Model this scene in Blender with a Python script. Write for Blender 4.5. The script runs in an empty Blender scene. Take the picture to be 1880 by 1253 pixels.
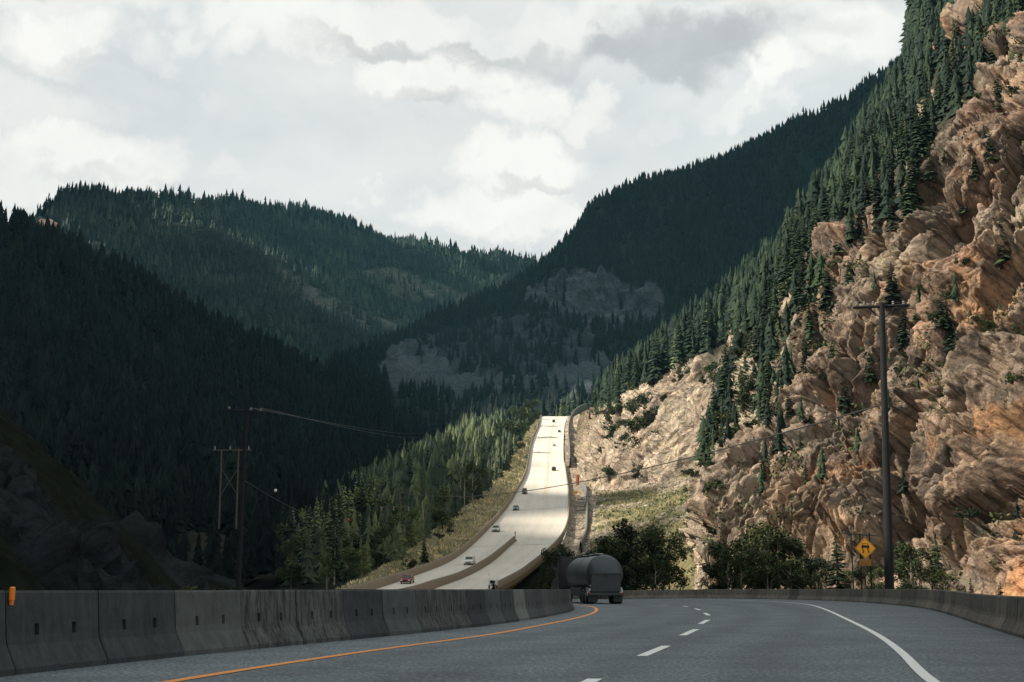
import bpy, math, random
import numpy as np
from mathutils import Vector, Matrix

random.seed(7)
rng = np.random.default_rng(11)
scene = bpy.context.scene
COL = scene.collection
R = math.radians

# ------------------------------------------------------------------ camera model (photo is 1880 x 1253, f = 2600 px)
F = 2600.0
CX, CY, HY = 940.0, 626.5, 1082.0
PITCH = math.atan((HY - CY) / F)
CAMH = 1.0
SP, CP = math.sin(PITCH), math.cos(PITCH)

def P(x, y, d):
    """world point seen at photo pixel (x, y) at forward distance d (world Y)"""
    u = (x - CX) / F
    v = (CY - y) / F
    s = d / (CP - SP * v)
    return (s * u, d, CAMH + s * (SP + CP * v))

def PA(a):
    a = np.asarray(a, float)
    u = (a[..., 0] - CX) / F
    v = (CY - a[..., 1]) / F
    d = a[..., 2]
    s = d / (CP - SP * v)
    return np.stack([s * u, d, CAMH + s * (SP + CP * v)], -1)

def proj(p):
    p = np.asarray(p, float)
    X, Y, Z = p[..., 0], p[..., 1], p[..., 2] - CAMH
    fw = Y * CP + Z * SP
    up = -Y * SP + Z * CP
    return CX + F * X / fw, CY - F * up / fw

# ------------------------------------------------------------------ light direction
SUN_EL, SUN_AZ = R(41), R(4)          # low from the far side of the valley
SUN = np.array([-math.cos(SUN_EL) * math.cos(SUN_AZ), -math.cos(SUN_EL) * math.sin(SUN_AZ), math.sin(SUN_EL)])

# ------------------------------------------------------------------ numpy noise
_perm = rng.permutation(256)
_perm = np.concatenate([_perm, _perm, _perm])
_g = rng.normal(size=(256, 3)); _g /= np.linalg.norm(_g, axis=1)[:, None]

def pnoise(p):
    p = np.asarray(p, float)
    i = np.floor(p).astype(np.int64)
    f = p - i
    i &= 255
    u = f * f * f * (f * (f * 6 - 15) + 10)
    res = 0
    for dx in (0, 1):
        wx = u[..., 0] if dx else 1 - u[..., 0]
        hx = _perm[(i[..., 0] + dx) & 255]
        for dy in (0, 1):
            wy = u[..., 1] if dy else 1 - u[..., 1]
            hy = _perm[hx + ((i[..., 1] + dy) & 255)]
            for dz in (0, 1):
                wz = u[..., 2] if dz else 1 - u[..., 2]
                g = _g[_perm[hy + ((i[..., 2] + dz) & 255)]]
                dot = g[..., 0] * (f[..., 0] - dx) + g[..., 1] * (f[..., 1] - dy) + g[..., 2] * (f[..., 2] - dz)
                res = res + wx * wy * wz * dot
    return res * 1.6

def fbm(p, oct=4, gain=.5):
    a, s, r = 1.0, 1.0, 0
    for k in range(oct):
        r = r + a * pnoise(p * s + 17.3 * k)
        a *= gain; s *= 2.03
    return r

_r1 = rng.random((4096, 7))
def facets(p):
    """fractured-rock relief: every Voronoi cell carries its own tilted plane; returns (relief, F2-F1 edge distance)"""
    i0 = np.floor(p).astype(np.int64)
    best = np.full(p.shape[:-1], 1e9); second = best.copy()
    val = np.zeros(p.shape[:-1])
    for dx in (-1, 0, 1):
        for dy in (-1, 0, 1):
            for dz in (-1, 0, 1):
                c = i0 + np.array([dx, dy, dz])
                h = _perm[(_perm[(_perm[c[..., 0] & 255] + c[..., 1]) & 255] + c[..., 2]) & 255] * 16 % 4096
                rr = _r1[(h + (c[..., 0] * 7 + c[..., 1] * 3 + c[..., 2]) % 16) % 4096]
                q = p - (c + rr[..., :3])
                d = (q * q).sum(-1)
                pl = (q * (rr[..., 3:6] - .5)).sum(-1) * 1.6 + (rr[..., 6] - .5)
                m = d < best
                second = np.where(m, best, np.minimum(second, d))
                val = np.where(m, pl, val)
                best = np.where(m, d, best)
    return val, np.sqrt(second) - np.sqrt(best)

def sstep(a, b, x):
    t = np.clip((x - a) / (b - a), 0, 1)
    return t * t * (3 - 2 * t)

# ------------------------------------------------------------------ objects
def mesh_np(name, verts, faces, smooth=False):
    verts = np.ascontiguousarray(verts, np.float32).reshape(-1, 3)
    faces = np.ascontiguousarray(faces, np.int32)
    k = faces.shape[1]
    me = bpy.data.meshes.new(name)
    me.vertices.add(len(verts)); me.vertices.foreach_set('co', verts.ravel())
    me.loops.add(faces.size); me.loops.foreach_set('vertex_index', faces.ravel())
    me.polygons.add(len(faces))
    me.polygons.foreach_set('loop_start', np.arange(0, faces.size, k, dtype=np.int32))
    me.polygons.foreach_set('loop_total', np.full(len(faces), k, np.int32))
    if smooth:
        me.polygons.foreach_set('use_smooth', np.ones(len(faces), bool))
    me.update(calc_edges=True)
    return me

def link(name, me, mat=None, parent=None):
    o = bpy.data.objects.new(name, me)
    COL.objects.link(o)
    if mat is not None and me is not None and not me.materials:
        for m in (mat if isinstance(mat, (list, tuple)) else [mat]):
            me.materials.append(m)
    if parent is not None:
        o.parent = parent
    return o

def tag(o, label, cat, group=None, kind=None):
    if label: o['label'] = label
    if cat: o['category'] = cat
    if group: o['group'] = group
    if kind: o['kind'] = kind
    return o

def empty(name, loc, rz=0.0, label=None, cat=None, group=None):
    o = bpy.data.objects.new(name, None)
    COL.objects.link(o)
    o.empty_display_size = .5
    o.location = loc
    o.rotation_euler = (0, 0, rz)
    return tag(o, label, cat, group)

def structure(name, me, mat):
    o = link(name, me, mat); o['kind'] = 'structure'; return o

def copy_tree(o, parent=None, kids=None):
    c = o.copy(); COL.objects.link(c)
    if parent is not None: c.parent = parent
    for ch in (kids[o.name] if kids else list(o.children)):
        copy_tree(ch, c, None)
    return c

class MB:
    """collects shapes into one mesh"""
    def __init__(s): s.v = []; s.f = []
    def add(s, v, f):
        b = len(s.v); s.v += [tuple(p) for p in v]; s.f += [tuple(b + i for i in q) for q in f]
    def box(s, c, size, rz=0, bevel=0):
        x, y, z = size[0] / 2, size[1] / 2, size[2] / 2
        b = bevel
        ca, sa = math.cos(rz), math.sin(rz)
        def tr(p): return (c[0] + p[0] * ca - p[1] * sa, c[1] + p[0] * sa + p[1] * ca, c[2] + p[2])
        if b <= 0:
            v = [(i * x, j * y, k * z) for k in (-1, 1) for j in (-1, 1) for i in (-1, 1)]
            f = [(0, 2, 3, 1), (4, 5, 7, 6), (0, 1, 5, 4), (2, 6, 7, 3), (0, 4, 6, 2), (1, 3, 7, 5)]
            s.add([tr(p) for p in v], f)
        else:
            ring = [(x - b, -y), (x, -y + b), (x, y - b), (x - b, y), (-x + b, y), (-x, y - b), (-x, -y + b), (-x + b, -y)]
            ins = [(px * (x - b) / x, py * (y - b) / y) for px, py in ring]
            v = [(p[0], p[1], -z) for p in ins] + [(p[0], p[1], -z + b) for p in ring] + [(p[0], p[1], z - b) for p in ring] + [(p[0], p[1], z) for p in ins]
            f = [tuple(range(7, -1, -1)), tuple(range(24, 32))]
            for r in range(3):
                for i in range(8):
                    j = (i + 1) % 8
                    f.append((r * 8 + i, r * 8 + j, r * 8 + 8 + j, r * 8 + 8 + i))
            s.add([tr(p) for p in v], f)
    def tube(s, pts, rad, n=8, cap=True):
        pts = [Vector(p) for p in pts]
        if not isinstance(rad, (list, tuple)): rad = [rad] * len(pts)
        vs = []; fs = []
        for i, p in enumerate(pts):
            t = (pts[min(i + 1, len(pts) - 1)] - pts[max(i - 1, 0)]).normalized()
            a = Vector((0, 0, 1)) if abs(t.z) < .9 else Vector((1, 0, 0))
            u = t.cross(a).normalized(); w = t.cross(u)
            for k in range(n):
                an = 2 * math.pi * k / n
                vs.append(p + (u * math.cos(an) + w * math.sin(an)) * rad[i])
        for i in range(len(pts) - 1):
            for k in range(n):
                j = (k + 1) % n
                fs.append((i * n + k, i * n + j, i * n + n + j, i * n + n + k))
        if cap:
            fs.append(tuple(range(n - 1, -1, -1))); fs.append(tuple((len(pts) - 1) * n + k for k in range(n)))
        s.add(vs, fs)
    def lathe(s, prof, axis_o, axis='y', n=20):
        """prof: list of (along, radius)"""
        vs = []; fs = []
        for (a, r) in prof:
            for k in range(n):
                an = 2 * math.pi * k / n
                c, d = r * math.cos(an), r * math.sin(an)
                v = (c, a, d) if axis == 'y' else ((a, c, d) if axis == 'x' else (c, d, a))
                vs.append((v[0] + axis_o[0], v[1] + axis_o[1], v[2] + axis_o[2]))
        m = len(prof)
        for i in range(m - 1):
            for k in range(n):
                j = (k + 1) % n
                fs.append((i * n + k, i * n + j, i * n + n + j, i * n + n + k))
        fs.append(tuple(range(n - 1, -1, -1))); fs.append(tuple((m - 1) * n + k for k in range(n)))
        s.add(vs, fs)
    def prism(s, prof, wfun, steps=1):
        """side profile [(y,z)] extruded along x with half width wfun(y,z)"""
        n = len(prof)
        v = [(-wfun(y, z), y, z) for y, z in prof] + [(wfun(y, z), y, z) for y, z in prof]
        f = [tuple(range(n)), tuple(range(2 * n - 1, n - 1, -1))]
        for i in range(n):
            j = (i + 1) % n
            f.append((i, i + n, j + n, j))
        s.add(v, f)
    def build(s, name, mat, parent=None, smooth=False):
        me = bpy.data.meshes.new(name)
        me.from_pydata(s.v, [], s.f)
        if smooth:
            me.polygons.foreach_set('use_smooth', np.ones(len(me.polygons), bool))
        me.update()
        return link(name, me, mat, parent)

# ------------------------------------------------------------------ materials
def nodes_of(name):
    m = bpy.data.materials.new(name); m.use_nodes = True
    nt = m.node_tree
    bs = nt.nodes['Principled BSDF']
    return m, nt, bs

def nn(nt, t, **kw):
    n = nt.nodes.new(t)
    for k, v in kw.items():
        if k in ('operation', 'blend_type', 'data_type', 'noise_dimensions', 'feature', 'attribute_name', 'interpolation', 'distance', 'noise_type', 'vector_type'):
            setattr(n, k, v)
        else:
            n.inputs[k].default_value = v
    return n

def ramp(nt, fac, stops):
    r = nt.nodes.new('ShaderNodeValToRGB')
    e = r.color_ramp.elements
    while len(e) < len(stops): e.new(.5)
    for el, (p, c) in zip(e, stops):
        el.position = p; el.color = (*c, 1) if len(c) == 3 else c
    nt.links.new(fac, r.inputs[0])
    return r.outputs[0]

def mixc(nt, fac, a, b, mode='MIX'):
    m = nt.nodes.new('ShaderNodeMix'); m.data_type = 'RGBA'; m.blend_type = mode
    for s, v in ((m.inputs[0], fac), (m.inputs[6], a), (m.inputs[7], b)):
        if hasattr(v, 'links'): nt.links.new(v, s)
        elif isinstance(v, (int, float)): s.default_value = v
        else: s.default_value = (*v, 1)
    return m.outputs[2]

def mth(nt, op, a, b=None, c=None, clamp=False):
    m = nt.nodes.new('ShaderNodeMath'); m.operation = op; m.use_clamp = clamp
    for s, v in zip(m.inputs, (a, b, c)):
        if v is None: continue
        if hasattr(v, 'links'): nt.links.new(v, s)
        else: s.default_value = v
    return m.outputs[0]

def noise(nt, scale, detail=4, rough=.55, vec=None, dist=0):
    n = nn(nt, 'ShaderNodeTexNoise', Scale=scale, Detail=detail, Roughness=rough, Distortion=dist)
    if vec is not None: nt.links.new(vec, n.inputs['Vector'])
    return n.outputs['Fac']

def coords(nt, kind='Object'):
    return nt.nodes.new('ShaderNodeTexCoord').outputs[kind]

def scaled(nt, vec, s, rot=(0, 0, 0)):
    m = nt.nodes.new('ShaderNodeMapping')
    m.inputs['Scale'].default_value = s; m.inputs['Rotation'].default_value = rot
    nt.links.new(vec, m.inputs['Vector'])
    return m.outputs[0]

def bump(nt, bs, h, strength=.4, dist=.05):
    b = nn(nt, 'ShaderNodeBump', Strength=strength, Distance=dist)
    nt.links.new(h, b.inputs['Height']); nt.links.new(b.outputs[0], bs.inputs['Normal'])

def simple(name, col, rough=.6, var=.25, scale=3.0, metal=0.0, spec=.4, kind='Object'):
    m, nt, bs = nodes_of(name)
    v = coords(nt, kind)
    n = noise(nt, scale, 5, .6, v)
    c = ramp(nt, n, [(.25, tuple(x * (1 - var) for x in col)), (.75, tuple(min(1, x * (1 + var)) for x in col))])
    nt.links.new(c, bs.inputs['Base Color'])
    bs.inputs['Roughness'].default_value = rough
    bs.inputs['Metallic'].default_value = metal
    bs.inputs['Specular IOR Level'].default_value = spec
    return m

M = {}
# asphalt: speckled aggregate, worn wheel tracks, faint stains and tar lines
m, nt, bs = nodes_of('asphalt')
v = coords(nt)
g1 = noise(nt, 15, 4, .85, v); g2 = noise(nt, .5, 4, .6, v); g3 = noise(nt, 6, 5, .7, v)
c = ramp(nt, g1, [(.40, (.014, .022, .026)), (.50, (.080, .107, .118)), (.60, (.27, .325, .345))])
st = ramp(nt, g2, [(.30, (.62, .62, .64)), (.62, (1.08, 1.08, 1.08))])
c = mixc(nt, 1.0, c, st, 'MULTIPLY')
at = nn(nt, 'ShaderNodeAttribute', attribute_name='wear')
wr = ramp(nt, at.outputs['Fac'], [(0, (.66, .66, .67)), (1, (1.16, 1.16, 1.16))])
c = mixc(nt, 1.0, c, wr, 'MULTIPLY')
c = mixc(nt, .25, c, ramp(nt, g3, [(.3, (.02, .02, .025)), (.6, (.14, .15, .16))]))
wv = nn(nt, 'ShaderNodeTexNoise', Scale=.55, Detail=5, Roughness=.6); nt.links.new(v, wv.inputs['Vector'])
wm = nt.nodes.new('ShaderNodeVectorMath'); wm.operation = 'MULTIPLY_ADD'; nt.links.new(wv.outputs['Color'], wm.inputs[0]); wm.inputs[1].default_value = (2.2, 2.2, 0); nt.links.new(v, wm.inputs[2])
vo = nt.nodes.new('ShaderNodeTexVoronoi'); vo.feature = 'DISTANCE_TO_EDGE'; vo.inputs['Scale'].default_value = .16; nt.links.new(wm.outputs[0], vo.inputs['Vector'])
c = mixc(nt, .35, c, mixc(nt, 1.0, c, ramp(nt, vo.outputs['Distance'], [(.0, (.35, .35, .37)), (.007, (.45, .45, .47)), (.011, (1, 1, 1))]), 'MULTIPLY'))
nt.links.new(c, bs.inputs['Base Color']); bs.inputs['Roughness'].default_value = .75
bs.inputs['Specular IOR Level'].default_value = .35
bump(nt, bs, g1, .5, .01)
M['asphalt'] = m

def paint(name, col):
    m, nt, bs = nodes_of(name); v = coords(nt)
    n = noise(nt, 9, 6, .75, v)
    c = ramp(nt, n, [(.33, (.12, .125, .125)), (.43, col), (1, tuple(x * 1.08 for x in col))])
    nt.links.new(c, bs.inputs['Base Color']); bs.inputs['Roughness'].default_value = .6
    return m
M['yellow_paint'] = paint('yellow_paint', (.72, .25, .02))
M['white_paint'] = paint('white_paint', (.74, .75, .72))

def concrete(name, col, stain, streak=1.0):
    m, nt, bs = nodes_of(name); v = coords(nt)
    oi = nt.nodes.new('ShaderNodeObjectInfo')
    off = nt.nodes.new('ShaderNodeVectorMath'); off.operation = 'MULTIPLY_ADD'
    comb = nt.nodes.new('ShaderNodeCombineXYZ'); 
    for k in range(3): nt.links.new(oi.outputs['Random'], comb.inputs[k])
    nt.links.new(comb.outputs[0], off.inputs[0]); off.inputs[1].default_value = (60, 60, 60); nt.links.new(v, off.inputs[2])
    v = off.outputs[0]
    n1 = noise(nt, 2.2, 5, .65, v)
    n2 = noise(nt, 1.0, 6, .78, scaled(nt, v, (7, 7, 1.3)))       # vertical run-off streaks
    n3 = noise(nt, 40, 3, .7, v)
    c = ramp(nt, n1, [(.3, tuple(x * .72 for x in col)), (.7, tuple(x * 1.15 for x in col))])
    s = ramp(nt, n2, [(.5 - .12 * streak, (stain,) * 3), (.56, (1, 1, 1))] if streak < 1.5 else [(.40, (stain,) * 3), (.58, (1, 1, 1))])
    c = mixc(nt, min(1, .55 * streak), c, mixc(nt, 1.0, c, s, 'MULTIPLY'))
    rv = ramp(nt, oi.outputs['Random'], [(0, (.62, .63, .64)), (1, (1.3, 1.3, 1.26))])
    c = mixc(nt, 1.0, c, rv, 'MULTIPLY')
    c = mixc(nt, .3, c, mixc(nt, 1.0, c, ramp(nt, n3, [(.35, (.5, .5, .5)), (.6, (1.1, 1.1, 1.1))]), 'MULTIPLY'))
    nt.links.new(c, bs.inputs['Base Color']); bs.inputs['Roughness'].default_value = .9
    bs.inputs['Specular IOR Level'].default_value = .2
    bump(nt, bs, n3, .25, .01)
    return m
M['barrier'] = concrete('barrier_concrete', (.060, .070, .072), .45, .8)
M['barrier_pale'] = concrete('barrier_concrete_pale', (.118, .128, .122), .55, .7)
M['barrier_stained'] = concrete('barrier_concrete_stained', (.090, .099, .096), .22, 1.6)
M['barrier_brown'] = concrete('barrier_concrete_brown', (.20, .18, .155), .4, .9)
M['wall_grey'] = concrete('grey_green_wall', (.235, .25, .225), .6, .5)
M['wall_concrete'] = concrete('wall_concrete', (.27, .225, .17), .55, .5)

m, nt, bs = nodes_of('pale_concrete_road'); v = coords(nt)
n1 = noise(nt, .06, 4, .6, v); n2 = noise(nt, 1.0, 4, .6, scaled(nt, v, (1.2, .05, .2), (0, 0, .15))); n3 = noise(nt, 3, 4, .7, v)
c = ramp(nt, n1, [(.3, (.585, .545, .47)), (.7, (.64, .595, .515))])
c = mixc(nt, .5, c, mixc(nt, 1.0, c, ramp(nt, n2, [(.35, (.90, .90, .89)), (.6, (1.03, 1.03, 1.03))]), 'MULTIPLY'))
c = mixc(nt, .4, c, mixc(nt, 1.0, c, ramp(nt, n3, [(.3, (.85, .85, .85)), (.6, (1.03, 1.03, 1.03))]), 'MULTIPLY'))
at = nn(nt, 'ShaderNodeAttribute', attribute_name='wear')
c = mixc(nt, 1.0, c, ramp(nt, at.outputs['Fac'], [(0, (.84, .83, .82)), (1, (1.03, 1.03, 1.03))]), 'MULTIPLY')
nt.links.new(c, bs.inputs['Base Color']); bs.inputs['Roughness'].default_value = .85
M['far_road'] = m
M['faded_yellow'] = simple('faded_yellow_paint', (.62, .42, .2), .7, .15, 2)
M['faded_white'] = simple('faded_white_paint', (.68, .67, .62), .7, .1, 2)
M['dark_seam'] = simple('expansion_joint', (.2, .18, .16), .8, .2, 2)

def foliage(name, dark, light, hue=.0, scale=1.1, spread=.45):
    m, nt, bs = nodes_of(name)
    v = coords(nt)
    oi = nt.nodes.new('ShaderNodeObjectInfo')
    n = noise(nt, scale, 3, .6, v)
    c = ramp(nt, n, [(.3, dark), (.7, light)])
    rv = ramp(nt, oi.outputs['Random'], [(0, (1 - spread, 1 - spread, 1 - spread * .8)), (.5, (1, 1, 1)), (1, (1 + spread * 1.3, 1 + spread, 1 + spread * .3))])
    c = mixc(nt, 1.0, c, rv, 'MULTIPLY')
    at = nn(nt, 'ShaderNodeAttribute', attribute_name='tint')
    tv = ramp(nt, at.outputs['Fac'], [(0, (.42, .48, .55)), (.6, (1, 1, 1)), (1, (1.9, 1.7, 1.25))])
    c = mixc(nt, 1.0, c, tv, 'MULTIPLY')
    nt.links.new(c, bs.inputs['Base Color'])
    bs.inputs['Roughness'].default_value = .8; bs.inputs['Specular IOR Level'].default_value = .15
    return m
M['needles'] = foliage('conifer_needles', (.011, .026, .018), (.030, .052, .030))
M['needles_sunlit'] = foliage('conifer_needles_sunlit', (.056, .092, .054), (.135, .172, .090))  # brighter copy of the needles; sunlight is put into the colour
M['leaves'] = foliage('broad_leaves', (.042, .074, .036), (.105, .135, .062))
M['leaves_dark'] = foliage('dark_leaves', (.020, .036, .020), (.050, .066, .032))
M['scrub'] = foliage('scrub_leaves', (.016, .032, .018), (.052, .068, .034))
M['hazy_mountain_needles'] = foliage('hazy_mountain_needles', (.014, .030, .030), (.037, .060, .057), scale=.03)  # lighter copy for the far mountain; haze lift is put into the colour
M['shaded_far_needles'] = foliage('shaded_far_conifer_needles', (.002, .006, .006), (.006, .014, .0125), scale=.05)  # near-black copy; the slopes' deep shade is put into the colour
M['bark'] = simple('bark', (.075, .058, .045), .95, .4, 4)
M['pale_bark'] = simple('pale_bark', (.30, .27, .22), .95, .3, 4)
M['pole_wood'] = simple('weathered_pole_wood', (.010, .0115, .0125), .9, .4, 3)
M['pole_wood_pale'] = simple('pale_pole_wood', (.10, .09, .07), .9, .3, 3)
M['pole_metal'] = simple('dark_pole_metal', (.03, .033, .035), .6, .2, 3)
M['insulator'] = simple('glazed_insulator', (.22, .23, .23), .25, .1, 3)
M['wire'] = simple('wire', (.03, .03, .03), .6, .1, 3)
M['sign_orange'] = simple('sign_amber_sheeting', (.95, .40, .02), .45, .06, 3)
M['sign_dull'] = simple('sign_plaque_weathered', (.34, .15, .03), .6, .35, 5)
M['black_paint'] = simple('black_paint', (.012, .012, .012), .5, .1, 3)
M['steel'] = simple('galvanised_steel', (.26, .28, .28), .45, .2, 4, .6)
M['reflector'] = simple('orange_reflector', (.75, .20, .015), .35, .15, 20)

# ------------------------------------------------------------------ surface patches lofted through real 3-D control points
def pchip_axis(C, n_per):
    """C: (k, ...) control values along axis 0; n_per: samples in every span"""
    k = C.shape[0]
    dl = np.diff(C, axis=0)
    m = np.zeros_like(C)
    m[1:-1] = np.where(dl[:-1] * dl[1:] > 0, 2 * dl[:-1] * dl[1:] / np.where(np.abs(dl[:-1] + dl[1:]) < 1e-9, 1, dl[:-1] + dl[1:]), 0)
    m[0], m[-1] = dl[0], dl[-1]
    out = []
    for i in range(k - 1):
        n = n_per[i]
        t = np.linspace(0, 1, n, endpoint=False).reshape((-1,) + (1,) * (C.ndim - 1))
        if i == k - 2: t = np.linspace(0, 1, n + 1).reshape((-1,) + (1,) * (C.ndim - 1))
        h00 = 2 * t**3 - 3 * t**2 + 1; h10 = t**3 - 2 * t**2 + t; h01 = -2 * t**3 + 3 * t**2; h11 = t**3 - t**2
        out.append(h00 * C[i] + h10 * m[i] + h01 * C[i + 1] + h11 * m[i + 1])
    return np.concatenate(out, 0)

def patch(ctrl, nu, nv, world=False):
    C = np.asarray(ctrl, float)
    if not world: C = PA(C)
    if isinstance(nu, int): nu = [nu] * (C.shape[0] - 1)
    if isinstance(nv, int): nv = [nv] * (C.shape[1] - 1)
    A = pchip_axis(C, nu)
    B = pchip_axis(np.swapaxes(A, 0, 1), nv)
    return np.swapaxes(B, 0, 1)

def normals(G):
    du = np.gradient(G, axis=0); dv = np.gradient(G, axis=1)
    n = np.cross(du, dv)
    n /= np.maximum(np.linalg.norm(n, axis=-1, keepdims=True), 1e-9)
    return n

def gridmesh(name, G, smooth=True, attrs=None, flip=False):
    nu, nv = G.shape[:2]
    idx = np.arange(nu * nv).reshape(nu, nv)
    f = np.stack([idx[:-1, :-1], idx[1:, :-1], idx[1:, 1:], idx[:-1, 1:]], -1).reshape(-1, 4)
    if flip: f = f[:, ::-1]
    me = mesh_np(name, G.reshape(-1, 3), f, smooth)
    for an, arr in (attrs or {}).items():
        if arr.ndim == 3:
            a = me.attributes.new(an, 'FLOAT_COLOR', 'POINT')
            rgba = np.ones((nu * nv, 4), np.float32); rgba[:, :3] = arr.reshape(-1, 3)
            a.data.foreach_set('color', rgba.ravel())
        else:
            a = me.attributes.new(an, 'FLOAT', 'POINT')
            a.data.foreach_set('value', np.ascontiguousarray(arr, np.float32).ravel())
    return me

# terrain material: cover attribute R = bare rock, G = dry grass, B = pale/cream rock
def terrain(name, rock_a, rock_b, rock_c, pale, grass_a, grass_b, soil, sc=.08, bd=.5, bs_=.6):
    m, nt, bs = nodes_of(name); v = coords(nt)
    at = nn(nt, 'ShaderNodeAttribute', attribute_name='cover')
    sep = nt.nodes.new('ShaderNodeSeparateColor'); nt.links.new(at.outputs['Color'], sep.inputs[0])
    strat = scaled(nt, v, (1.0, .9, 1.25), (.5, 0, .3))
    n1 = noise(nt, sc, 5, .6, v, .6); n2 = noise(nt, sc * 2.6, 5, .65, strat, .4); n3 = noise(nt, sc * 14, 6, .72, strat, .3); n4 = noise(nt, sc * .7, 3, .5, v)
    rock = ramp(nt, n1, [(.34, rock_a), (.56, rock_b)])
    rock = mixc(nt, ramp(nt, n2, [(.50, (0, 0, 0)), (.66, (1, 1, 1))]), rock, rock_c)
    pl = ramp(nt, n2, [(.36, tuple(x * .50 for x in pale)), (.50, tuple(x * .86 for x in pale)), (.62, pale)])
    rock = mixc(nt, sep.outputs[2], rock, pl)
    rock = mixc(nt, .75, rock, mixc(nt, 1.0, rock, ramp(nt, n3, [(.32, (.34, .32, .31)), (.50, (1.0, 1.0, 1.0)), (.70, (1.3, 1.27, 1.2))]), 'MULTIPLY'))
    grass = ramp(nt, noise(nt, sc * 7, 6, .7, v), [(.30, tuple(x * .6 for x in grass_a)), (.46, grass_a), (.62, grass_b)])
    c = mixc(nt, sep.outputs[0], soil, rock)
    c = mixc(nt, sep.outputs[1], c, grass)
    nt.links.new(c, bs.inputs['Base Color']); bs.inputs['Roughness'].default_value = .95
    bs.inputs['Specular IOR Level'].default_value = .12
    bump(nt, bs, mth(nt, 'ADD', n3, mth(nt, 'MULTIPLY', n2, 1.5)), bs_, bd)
    return m
M['cliff'] = terrain('cliff_rock', (.310, .210, .152), (.235, .190, .155), (.165, .146, .128), (.47, .405, .325), (.135, .13, .06), (.26, .225, .12), (.045, .042, .028), .08, .55, .7)
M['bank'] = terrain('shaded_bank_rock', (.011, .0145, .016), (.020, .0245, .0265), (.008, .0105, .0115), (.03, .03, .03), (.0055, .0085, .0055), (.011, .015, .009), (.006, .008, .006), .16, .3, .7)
M['hill'] = terrain('hill_ground', (.12, .12, .12), (.17, .17, .17), (.09, .09, .095), (.22, .225, .23), (.15, .15, .07), (.36, .30, .165), (.010, .014, .010), .12, .3, .5)
M['mountain'] = terrain('mountain_ground', (.030, .041, .050), (.050, .063, .074), (.016, .022, .028), (.115, .138, .154), (.060, .075, .064), (.125, .135, .108), (.016, .026, .022), .02, 4.0, .7)

def in_poly(x, y, poly):
    inside = np.zeros(x.shape, bool)
    n = len(poly)
    for i in range(n):
        x1, y1 = poly[i]; x2, y2 = poly[(i + 1) % n]
        c = ((y1 > y) != (y2 > y)) & (x < (x2 - x1) * (y - y1) / ((y2 - y1) if y2 != y1 else 1e-9) + x1)
        inside ^= c
    return inside

# ================================================================== right hillside: cliff with forest on top
K = [
 [(1085,752,1080),(1090,750,1085),(1098,746,1090),(1105,742,1095),(1112,740,1100),(1120,738,1110),(1128,735,1130),(1128,745,1250)],
 [(1060,802,850),(1066,788,865),(1075,774,880),(1085,764,895),(1098,754,915),(1112,744,950),(1125,734,1000),(1130,745,1150)],
 [(1060,866,640),(1066,842,648),(1078,812,660),(1095,782,675),(1120,745,700),(1140,730,790),(1150,724,900),(1155,740,1050)],
 [(1088,900,540),(1098,872,545),(1120,830,555),(1145,780,570),(1170,716,590),(1190,694,690),(1200,682,800),(1205,700,950)],
 [(1190,898,502),(1195,868,506),(1215,810,516),(1235,750,528),(1258,672,545),(1268,644,630),(1275,628,730),(1280,650,880)],
 [(1284,874,470),(1290,838,474),(1310,780,485),(1325,710,500),(1345,620,520),(1350,580,590),(1355,560,670),(1360,580,800)],
 [(1268,1130,176),(1284,1000,184),(1320,880,200),(1365,770,222),(1398,610,275),(1418,535,440),(1430,505,600),(1435,530,740)],
 [(1420,1130,172),(1425,980,180),(1440,860,190),(1460,720,205),(1490,480,240),(1495,420,400),(1500,400,560),(1505,430,700)],
 [(1600,1130,165),(1600,960,173),(1600,820,183),(1600,640,197),(1590,400,224),(1570,340,380),(1560,310,540),(1565,330,680)],
 [(1750,1130,154),(1745,960,163),(1740,780,173),(1735,560,186),(1718,290,208),(1690,190,360),(1665,150,520),(1665,180,680)],
 [(1890,1130,140),(1885,960,149),(1880,740,162),(1875,470,180),(1848,90,212),(1770,20,360),(1692,-20,520),(1690,0,700)],
 [(2120,1160,118),(2110,960,126),(2100,700,138),(2090,400,154),(2050,-60,182),(1950,-160,320),(1750,-150,520),(1750,-150,700)],
 [(2900,1320,70),(2880,960,76),(2860,600,86),(2840,200,98),(2700,-300,120),(2400,-350,280),(2000,-350,520),(2000,-300,700)],
]
NU = [14, 30, 40, 50, 50, 60, 90, 100, 100, 95, 60, 26]
NV = [120, 140, 160, 220, 90, 60, 20]
GC0 = patch(K, NU, NV)
NC = normals(GC0)
if NC[300, 200, 0] > 0: NC = -NC
uu = np.repeat(np.linspace(0, 1, GC0.shape[0])[:, None], GC0.shape[1], 1)
# row coordinate 0..7
vr = np.concatenate([i + np.arange(n) / n for i, n in enumerate(NV)] + [[len(NV)]])
ur = np.concatenate([i + np.arange(n) / n for i, n in enumerate(NU)] + [[len(NU)]])
VR = np.repeat(vr[None, :], len(ur), 0); UR = np.repeat(ur[:, None], len(vr), 1)
edge_n = fbm(GC0 * .02, 3)
cliffness = 1 - sstep(3.85, 4.25, VR + .55 * edge_n)                # rock below, forest floor above
crop = sstep(.25, .42, fbm(GC0 * .018 + 40, 3)) * (VR > 3.9) * (1 - sstep(4.7, 5.3, VR)) * sstep(5.2, 6.5, UR)
rock = np.clip(cliffness + crop, 0, 1)
dau = np.linalg.norm(np.diff(GC0[:, 200], axis=0), axis=1)
aa = np.concatenate([[0], np.cumsum(dau)])[:, None] + 0 * VR
bb = np.concatenate([np.zeros((GC0.shape[0], 1)), np.cumsum(np.linalg.norm(np.diff(GC0, axis=1), axis=-1), axis=1)], 1)
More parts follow.
